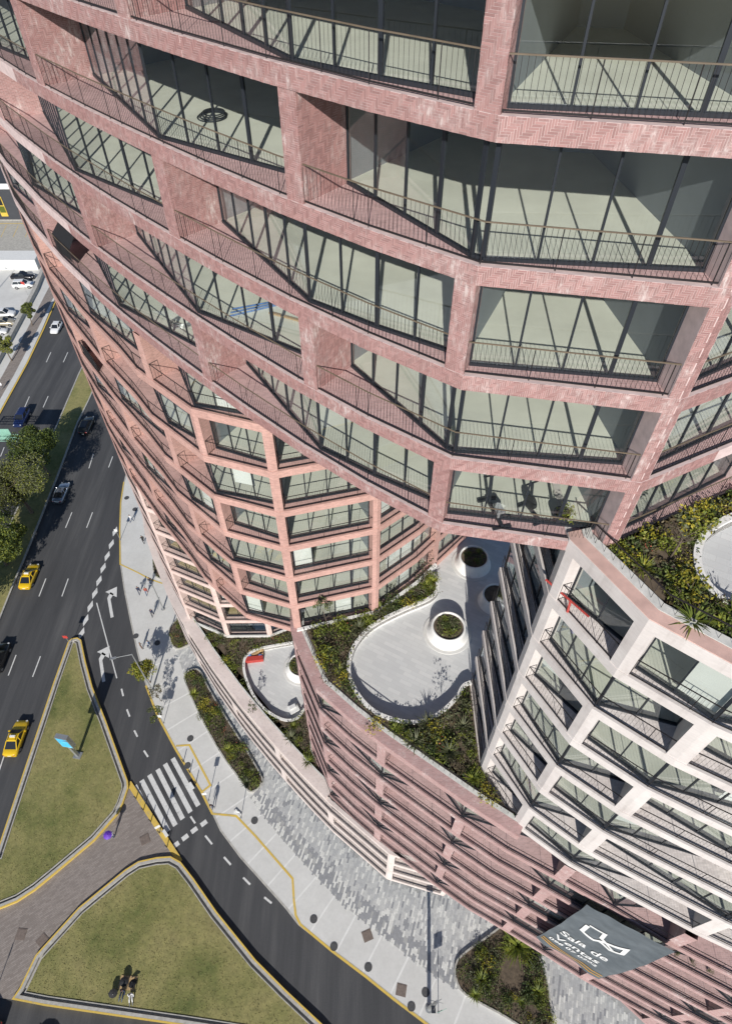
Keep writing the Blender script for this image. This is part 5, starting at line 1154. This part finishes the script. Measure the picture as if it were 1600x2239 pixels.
for i in range(6):
    x = -84.6 - i * 5.2
    m = MB(); m.bar((x - .9, 168.24, 3.6), (x + .9, 168.24, 3.6), .1, 5.0); w_ = dbp(m, 'window', 'yframe')
    m = MB(); m.bar((x - .7, 168.17, 4.9), (x + .7, 168.17, 4.9), .06, 1.9); dbp(m, 'pane', 'car_glass', w_)
    m = MB(); m.bar((x - .75, 168.17, 2.9), (x + .75, 168.17, 2.9), .06, 1.6); dbp(m, 'infill', 'lf_green', w_)
mb = MB(); pl = PL([(-78.6, 160), (-76.6, 146), (-74.6, 131.5), (-73.4, 112.8), (-72.8, 101.5), (-72.2, 82.7), (-71.5, 40)]); strip(mb, pl, 0, pl.L, -.5, .3, 0, 1.1); ob = mb.build('boundary_wall', 'kerb'); tag(ob, 'low concrete wall between parking lot and far pavement', 'wall')
for (x, y) in ((-80.4, 156), (-83, 156.2)):
    pass
# ------------------------------------------------------------------ people
M['skin'] = plain('skin', (0.36, 0.20, 0.13), 0.6, 0)
M['hair'] = plain('dark hair', (0.015, 0.012, 0.011), 0.6, 0)
for n, c in (('navy', (0.02, 0.028, 0.06)), ('black', (0.013, 0.013, 0.015)), ('white', (0.7, 0.7, 0.7)), ('red', (0.30, 0.07, 0.05)), ('denim', (0.06, 0.09, 0.16)), ('grey', (0.16, 0.16, 0.17)), ('brown', (0.16, 0.10, 0.07)), ('blue', (0.10, 0.18, 0.34))):
    M['cl_' + n] = plain(n + ' cloth', c, 0.8, 0.1, 8.0)
def person_mesh(stride, bend, sit=False):
    """one continuous body from a skinned skeleton: pelvis, spine, head, arms with hands, legs with feet"""
    V, Ed, Rd = [], [], []
    def v(p, r, par=None):
        V.append(p); Rd.append(r); i = len(V) - 1
        if par is not None: Ed.append((par, i))
        return i
    zp = 0.93 if not sit else 0.25
    pel = v((0, 0, zp), (.15, .11)); wst = v((0, .01, zp + .18), (.135, .10), pel); ch = v((0, .02 + bend * .3, zp + .38), (.165, .115), wst); nk = v((0, .03 + bend * .6, zp + .55), (.06, .06), ch)
    hd = v((0, .05 + bend * .8, zp + .67), (.085, .10), nk); v((0, .05 + bend * .85, zp + .80), (.07, .085), hd)
    for s in (-1, 1):
        sh = v((s * .17, .02 + bend * .4, zp + .46), (.062, .062), ch); el = v((s * .24, .02 - s * stride * .35 + bend * .5, zp + .20), (.045, .045), sh)
        wr = v((s * .22, .12 - s * stride * .7 + bend * .8, zp - .02), (.034, .034), el); hn = v((s * .215, .16 - s * stride * .75 + bend, zp - .10), (.036, .022), wr)
        for f in range(4): v((s * .215 + (f - 1.5) * .018, .18 - s * stride * .75 + bend, zp - .175 + abs(f - 1) * .008), (.010, .010), hn)
        v((s * .18, .17 - s * stride * .72 + bend, zp - .13), (.011, .011), hn)
        hp = v((s * .09, 0, zp - .07), (.095, .095), pel)
        if sit: kn = v((s * .13, .45, .34), (.065, .065), hp); an = v((s * .14, .78, .10), (.042, .042), kn); v((s * .14, .92, .05), (.035, .03), an)
        else: kn = v((s * .095, .04 + s * stride * .45, .50), (.062, .062), hp); an = v((s * .095, -.02 + s * stride * .85, .09), (.042, .042), kn); v((s * .10, .13 + s * stride * .85, .035), (.035, .028), an)
    me = bpy.data.meshes.new('skel'); me.from_pydata(V, Ed, []); ob = bpy.data.objects.new('skel', me); COL.objects.link(ob)
    ob.modifiers.new('s', 'SKIN'); sub = ob.modifiers.new('u', 'SUBSURF'); sub.levels = 1
    for i, r_ in enumerate(Rd): me.skin_vertices[0].data[i].radius = r_
    me.skin_vertices[0].data[0].use_root = True
    dg = bpy.context.evaluated_depsgraph_get(); out = bpy.data.meshes.new_from_object(ob.evaluated_get(dg))
    bpy.data.objects.remove(ob); return out, zp
PM = {k: person_mesh(*a) for k, a in {'walk': (.32, 0), 'stand': (.05, 0), 'lean': (.12, .18), 'sit': (.05, .1, True)}.items()}
def person(pose, top, legs, x, y, z, rz, label, hair='hair'):
    src, zp = PM[pose]; me = src.copy(); me.name = 'person'
    for n in ('skin', 'cl_' + top, 'cl_' + legs, 'hair'): me.materials.append(M[n])
    for p in me.polygons:
        c = p.center; zz = c.z - zp; arm = abs(c.x) > .19
        p.use_smooth = True
        if zz > .62: p.material_index = 3 if (zz > .74 or c.y < .03) else 0
        elif zz > .53: p.material_index = 0
        elif arm and zz < -.05 and pose != 'sit': p.material_index = 0
        elif zz > -.02: p.material_index = 1
        elif c.z < .07: p.material_index = 3
        else: p.material_index = 2
    o = link('person', me, None, (x, y, z), (0, 0, rz)); return tag(o, label, 'person')
pp = T['people']
person('walk', 'white', 'denim', *pp[0], .14, R(150), 'person in a white top walking past the diamond markings, farthest up the pavement')
person('walk', 'black', 'black', *pp[1], .14, R(40), 'person in black walking close to the pale building edge')
person('walk', 'navy', 'navy', *pp[2], .14, R(200), 'person in navy at the kerb side of the walking group of three')
person('walk', 'red', 'denim', *pp[3], .14, R(200), 'person in a reddish top in the walking group of three')
person('walk', 'black', 'denim', *pp[4], .14, R(210), 'person in black behind the reddish top in the walking group')
person('walk', 'navy', 'black', *pp[5], .14, R(190), 'lone person in dark clothes below the walking group')
person('stand', 'brown', 'brown', *pp[6], .14, R(-60), 'person in brown standing in the shade of the street tree')
person('stand', 'blue', 'white', *pp[7], .14, R(120), 'person in blue and white facing the one in brown')
person('lean', 'navy', 'grey', *pp[8], .14, R(160), 'person with bags on the pavement beside the crosswalk')
person('stand', 'white', 'denim', -27.35, 18.55, .13, R(60), 'person in white under the purple umbrella on the path')
person('sit', 'navy', 'denim', -22.9, 5.2, .3, R(170), 'person in a navy top sitting on the lower lawn')
person('sit', 'white', 'grey', -22.1, 4.9, .3, R(190), 'person in white sitting on the lower lawn')
person('walk', 'white', 'grey', *pp[11], .14, R(0), 'person in white on the far pavement at the left picture edge')
M['purple'] = plain('purple umbrella cloth', (0.13, 0.04, 0.42), 0.6, 0.12, 5.0)
M['black_cloth'] = plain('black cloth', (0.010, 0.010, 0.012), 0.8, 0.2, 6)
M['tan_cloth'] = plain('tan blanket', (0.42, 0.29, 0.15), 0.8, 0.2, 4)
def umbrella(x, y, z, h, r_, mat, label, tilt=0.0, n=8):
    root = empty('umbrella', (x, y, z)); root.rotation_euler = (tilt, tilt * .6, 0); tag(root, label, 'umbrella')
    m = MB()
    for i in range(n):
        a0, a1 = 6.2832 * i / n, 6.2832 * (i + 1) / n; am = (a0 + a1) / 2
        q = lambda a, rr, zz: (rr * math.cos(a), rr * math.sin(a), zz)
        m.face([q(a0, r_ * .55, h - r_ * .12), q(a1, r_ * .55, h - r_ * .12), (0, 0, h + .02)]); m.face([q(a0, r_, h - r_ * .36), q(am, r_ * .93, h - r_ * .31), q(a1, r_, h - r_ * .36), q(a1, r_ * .55, h - r_ * .12), q(a0, r_ * .55, h - r_ * .12)])
    m.build('canopy', mat, root)
    m = MB(); m.tube((0, 0, h - 1.0), (0, 0, h + .08), .012, None, 6)
    for i in range(n): a = 6.2832 * i / n; m.tube((0, 0, h - .3), (r_ * .6 * math.cos(a), r_ * .6 * math.sin(a), h - r_ * .16), .006, None, 4)
    m.build('shaft', 'metal_grey', root)
umbrella(-27.6, 18.5, .13, 2.0, .46, 'purple', 'open purple umbrella held over a person on the path', .12)
for i, (x, y, a) in enumerate(((-23.9, 5.15, .5), (-22.0, 5.5, -.4), (-23.0, 5.9, .2))):
    umbrella(x, y, .3, .62, .42, 'black_cloth', ['open black umbrella lying left of the people sitting on the lawn', 'open black umbrella lying beside the person in white on the lawn', 'open black umbrella behind the people on the lawn'][i], a)
m = MB(); m.prism([(-.8, -.5), (.8, -.6), (.9, .5), (-.7, .6)], 0, .02); o = m.build('blanket', 'tan_cloth'); o.location = (-22.75, 5.75, .33); tag(o, 'tan blanket spread behind the people on the lawn', 'blanket')
# ------------------------------------------------------------------ the big grey banner on the pink wing
def banner():
    A, B_, C_, D_ = Vector((12.95, 7.1, 32.4)), Vector((17.05, 4.72, 33.2)), Vector((17.0, 4.74, 18.3)), Vector((12.75, 7.2, 18.7))   # tl tr br bl
    nrm = Vector((-0.50, -0.866, 0)).normalized(); root_me = MB(); nu, nv = 22, 44
    def S(u, v, lift=0.0):
        p = A.lerp(B_, u).lerp(D_.lerp(C_, u), v)
        sag = .16 * math.sin(math.pi * v) + .035 * math.sin(v * 17 + u * 3) * (1 - .5 * u) + .022 * math.sin(u * 19 + v * 5) + .07 * pnoise(Vector((u * 4, v * 7, 3)))
        if v > .9: sag += (v - .9) * 2.2 * math.sin(u * 9) * .5
        return p + nrm * (.14 + sag + lift)
    for i in range(nu):
        for j in range(nv):
            root_me.face([tuple(S(i / nu, (j + 1) / nv)), tuple(S((i + 1) / nu, (j + 1) / nv)), tuple(S((i + 1) / nu, j / nv)), tuple(S(i / nu, j / nv))])
    m, N, L, B = new_mat('grey banner fabric'); B.inputs['Roughness'].default_value = .55
    n = noise(N, L, pos_node(N), 1.1, 5, .6); L.new(ramp(N, L, n, [(.3, (.085, .100, .112)), (.7, (.135, .155, .170))]), B.inputs['Base Color']); M['banner'] = m
    b = root_me.build('banner', 'banner', None, True); tag(b, 'large wrinkled grey sales banner with white lettering hung on the pink wing', 'banner')
    Wd, Ht = 4.75, 14.3
    def put(me, u0, v0, su, sv):
        for q in me.vertices:
            p = S(u0 + q.co.x * su / Wd, v0 - q.co.y * sv / Ht, .05 + q.co.z); q.co = p
    M['ink'] = plain('white banner print', (.74, .74, .73), .6, 0.04, 3); M['ink_o'] = plain('orange banner print', (.62, .33, .05), .6, .08, 3)
    def text(s, u0, v0, size, stretch):
        cu = bpy.data.curves.new('lettering', 'FONT'); cu.body = s; cu.size = size; cu.resolution_u = 3; cu.offset = .018
        ob = bpy.data.objects.new('lettering', cu); COL.objects.link(ob); dg = bpy.context.evaluated_depsgraph_get()
        me = bpy.data.meshes.new_from_object(ob.evaluated_get(dg)); bpy.data.objects.remove(ob)
        bm = bmesh.new(); bm.from_mesh(me); bmesh.ops.triangulate(bm, faces=bm.faces); bmesh.ops.subdivide_edges(bm, edges=bm.edges, cuts=1); bm.to_mesh(me); bm.free()
        put(me, u0, v0, 1, stretch); me.materials.clear(); me.materials.append(M['ink']); link('lettering', me, b)
    text('Sala de', .10, .60, 1.12, 1.35); text('Ventas', .10, .72, 1.12, 1.35); text('098 07 0202', .08, .80, .66, 1.35)
    def strokes(pts, w_, mat, name):
        mb = MB()
        pl = PL(pts); a = pl.sub(0, pl.L, -w_ / 2); c = pl.sub(0, pl.L, w_ / 2)
        for i in range(len(a) - 1):
            for f in range(4):
                x0, x1 = f / 4, (f + 1) / 4
                q = [Vector(a[i]).lerp(Vector(a[i + 1]), x0), Vector(a[i]).lerp(Vector(a[i + 1]), x1), Vector(c[i]).lerp(Vector(c[i + 1]), x1), Vector(c[i]).lerp(Vector(c[i + 1]), x0)]
                mb.face([tuple(S(p.x / Wd, p.y / Ht, .05)) for p in q])
        mb.build(name, mat, b)
    strokes([(1.05, 3.6), (1.05, 4.9), (1.9, 5.3), (2.7, 4.5), (3.4, 3.7), (3.5, 4.9), (2.9, 5.5), (2.2, 5.1)], .26, 'ink', 'logo'); strokes([(1.1, 3.4), (2.0, 3.3), (2.1, 4.4), (3.0, 5.2)], .24, 'ink', 'logo')
    strokes([(.1, 12.0), (1.6, 12.9), (4.6, 12.9)], .16, 'ink_o', 'stripe'); strokes([(.1, 12.6), (1.6, 13.5), (4.6, 13.5)], .16, 'ink_o', 'stripe')
banner()
# ------------------------------------------------------------------ small things on balconies and terraces
t0 = D_PL.of((-17.7, 34.8)); zf = E(4) + BH
m = MB(); q = [D_PL.at(t0 + .5, .12), D_PL.at(t0 + 2.9, .12)]; q2 = [D_PL.at(t0 + .6, 1.5), D_PL.at(t0 + 2.6, 1.3)]
m.face([(*q[0], zf + 1.0), (*q[1], zf + .9), (*q2[1], zf + 2.2), (*q2[0], zf + 2.4)]); m.face([(*q[0], zf + .1), (*q[1], zf + .3), (*q[1], zf + .9), (*q[0], zf + 1.0)]); o = m.build('shade_cloth', 'black_cloth'); tag(o, 'black shade cloth hung over a red balcony near the tower edge', 'shade cloth')
sd = o.modifiers.new('thick', 'SOLIDIFY'); sd.thickness = .01
t0 = O_PL.of((-20.6, 38.7)); zf = E(7) + BH
m = MB(); q = [O_PL.at(t0 + .5, .12), O_PL.at(t0 + 3.2, .12)]; m.face([(*q[0], zf), (*q[1], zf), (*q[1], zf + 1.2), (*q[0], zf + 1.2)]); o = m.build('shade_cloth', 'black_cloth'); tag(o, 'small dark cloth over a balcony rail at the tower silhouette', 'shade cloth')
sd = o.modifiers.new('thick', 'SOLIDIFY'); sd.thickness = .01
M['red_cloth'] = plain('red crate', (.42, .05, .04), .6, .15, 4); M['brown_board'] = plain('crumpled cardboard', (.40, .26, .13), .8, .25, 2); M['blue_cloth'] = plain('blue sheeting', (.10, .20, .45), .6, .3, 3)
x, y = T['junk'][0]
m = MB(); m.prism([(-.95, -.3), (.95, -.25), (.9, .25), (-.95, .25)], 0, .5); o = m.build('red_crate', 'red_cloth'); o.location = (x, y - .3, FL1); o.rotation_euler = (0, 0, R(6)); tag(o, 'long red crate on the small terrace', 'crate')
m = MB(); r_ = random.Random(3)
for i in range(5):
    for j in range(3):
        z_ = lambda a, b: .35 + .3 * pnoise(Vector((a * .9, b * 1.3, 2)))
        m.face([(-.9 + i * .36, .0 + j * .3, z_(i, j)), (-.54 + i * .36, .0 + j * .3, z_(i + 1, j)), (-.54 + i * .36, .3 + j * .3, z_(i + 1, j + 1)), (-.9 + i * .36, .3 + j * .3, z_(i, j + 1))])
o = m.build('cardboard_heap', 'brown_board', None, False, True); o.location = (x, y + .1, FL1); sd = o.modifiers.new('thick', 'SOLIDIFY'); sd.thickness = .04; tag(o, 'crumpled brown cardboard heap behind the red crate on the small terrace', 'cardboard')
for i, (dx, dy) in enumerate(((-.6, .15), (.6, .1))):
    m = MB(); m.lathe((0, 0, 0), [(.0, .5), (.22, .46), (.27, .25), (.24, 0)], 10); o = m.build('blue_sack', 'blue_cloth', None, True); o.location = (x + dx, y + dy - .02, FL1); tag(o, ['blue sack beside the cardboard heap, kerb side', 'blue sack beside the cardboard heap, terrace side'][i], 'sack')
x, y = T['junk'][1]
m = MB(); m.prism([(-.5, -.5), (.5, -.45), (.5, .5), (-.5, .45)], 0, .35); m.prism([(-.4, -.1), (.3, -.1), (.3, .3), (-.4, .3)], .352, .55); o = m.build('storage_box', 'white_plain'); o.location = (x - .3, y + .2, FL1); o.rotation_euler = (0, 0, R(30)); tag(o, 'white storage box by the curved wall next to the pink wing', 'box')
# red steel brace and coils inside the flats
m = MB(); m.tube((6.85, 13.9, E(5) + BH + .5), (8.15, 12.3, E(5) + BH + .42), .045, None, 8); m.tube((7.6, 12.95, E(5) + BH + .45), (7.55, 12.75, E(5) + BH + .02), .05, None, 8); o = m.build('hoist_beam', 'red_cloth'); tag(o, 'red steel hoist beam sticking out of the top white balcony', 'beam')
def coil(x, y, z, r_, label, mat='frame'):
    m = MB()
    for k in range(4):
        pr = None
        for i in range(25):
            a = i * .2618; p = (r_ * (1 - .08 * k) * math.cos(a) + .03 * k, r_ * (1 - .08 * k) * math.sin(a), .03 + .05 * k)
            if pr: m.tube(pr, p, .022, None, 5, 0, False)
            pr = p
    o = m.build('cable_coil', mat); o.location = (x, y, z); tag(o, label, 'cable')
coil(-5.4, 25.0, E(1) + BH - .05, .5, 'black cable coil on the concrete floor of the bare flat')
coil(-9.0, 27.3, E(4) + BH - .05, .55, 'grey cable coil on the floor behind the red balcony glass', 'metal_grey')
m = MB()
for i in range(3): m.tube((-.9 + .05 * i, .0 + .18 * i, .06 + .05 * i), (1.1, .9 + .16 * i, .06), .035, None, 6)
o = m.build('pipe_bundle', 'blue_cloth'); o.location = (-4.6, 22.6, E(3) + BH - .05); tag(o, 'blue pipes lying on the floor of a bare flat', 'pipes')
m = MB(); m.bar((0, 0, .05), (2.3, -1.1, .05), .12, .06); o = m.build('timber_plank', 'brown_board'); o.location = (-3.9, 22.9, E(3) + BH - .05); tag(o, 'long timber plank on the floor beside the blue pipes', 'plank')
# gym machine and potted plant in the lowest red flat
def gym():
    root = empty('exercise_machine', (4.6, 14.9, E(4) + BH - .05), R(15)); tag(root, 'black exercise machine behind the glass of the lowest red storey', 'machine')
    m = MB(); m.bar((0, -.7, .12), (0, .7, .12), .12, .1); m.bar((-.35, -.7, .05), (.35, -.7, .05), .1, .1); m.bar((-.35, .7, .05), (.35, .7, .05), .1, .1); m.bar((0, .5, .1), (0, .7, 1.3), .1, .1); m.bar((-.3, .7, 1.3), (.3, .7, 1.3), .05, .05); m.build('frame', 'frame', root)
    m = MB(); m.prism([(-.16, -.45), (.16, -.45), (.12, .0), (-.12, .0)], .5, .6); m.bar((0, -.3, .15), (0, -.3, .5), .08, .08); m.build('seat', 'metal_grey', root)
gym()
def gym2(x, y, rz):
    root = empty('exercise_bike', (x, y, E(4) + BH - .05), rz); tag(root, 'second black exercise machine next to the potted plant', 'machine')
    m = MB(); m.bar((0, -.5, .08), (0, .5, .08), .1, .1); m.bar((-.3, -.5, .05), (.3, -.5, .05), .08, .08); m.bar((-.3, .5, .05), (.3, .5, .05), .08, .08); m.bar((0, .2, .1), (0, .45, 1.2), .08, .08); m.bar((-.25, .45, 1.2), (.25, .45, 1.2), .05, .05); m.build('frame', 'frame', root)
    m = MB(); m.tube((-.06, .25, .4), (.06, .25, .4), .28, None, 16); m.build('flywheel', 'tyre', root)
gym2(6.0, 14.9, .4)
m = MB(); m.lathe((0, 0, 0), [(.0, .0), (.22, 0), (.30, .45), (.26, .45), (.25, .36), (0, .36)], 18); o = m.build('plant_pot', 'frame', None, True); o.location = (6.9, 14.6, E(4) + BH - .05); tag(o, 'dark pot holding the bright green plant behind the glass', 'pot')
big('shrub', 0, 6.9, 14.6, E(4) + BH + .3, .62, 'bright green potted plant behind the glass of the lowest red storey', 'plant')
for i, (t_, dx) in enumerate(((0, 0), (.9, 0), (1.9, .1))):
    q = L_PL.at(L_PL.of((18.3, 4.45)) + t_, .5); o = link('balcony_plant', KIND['shrub'][2], None, (*q, E(13) + BH), (0, 0, i), (.22, .22, .8)); tag(o, ['slim potted conifer on the balcony beside the banner, nearest the banner', 'slim potted conifer in the middle of three beside the banner', 'slim potted conifer farthest from the banner'][i], 'plant')
flush_panes(); flush_bricks()
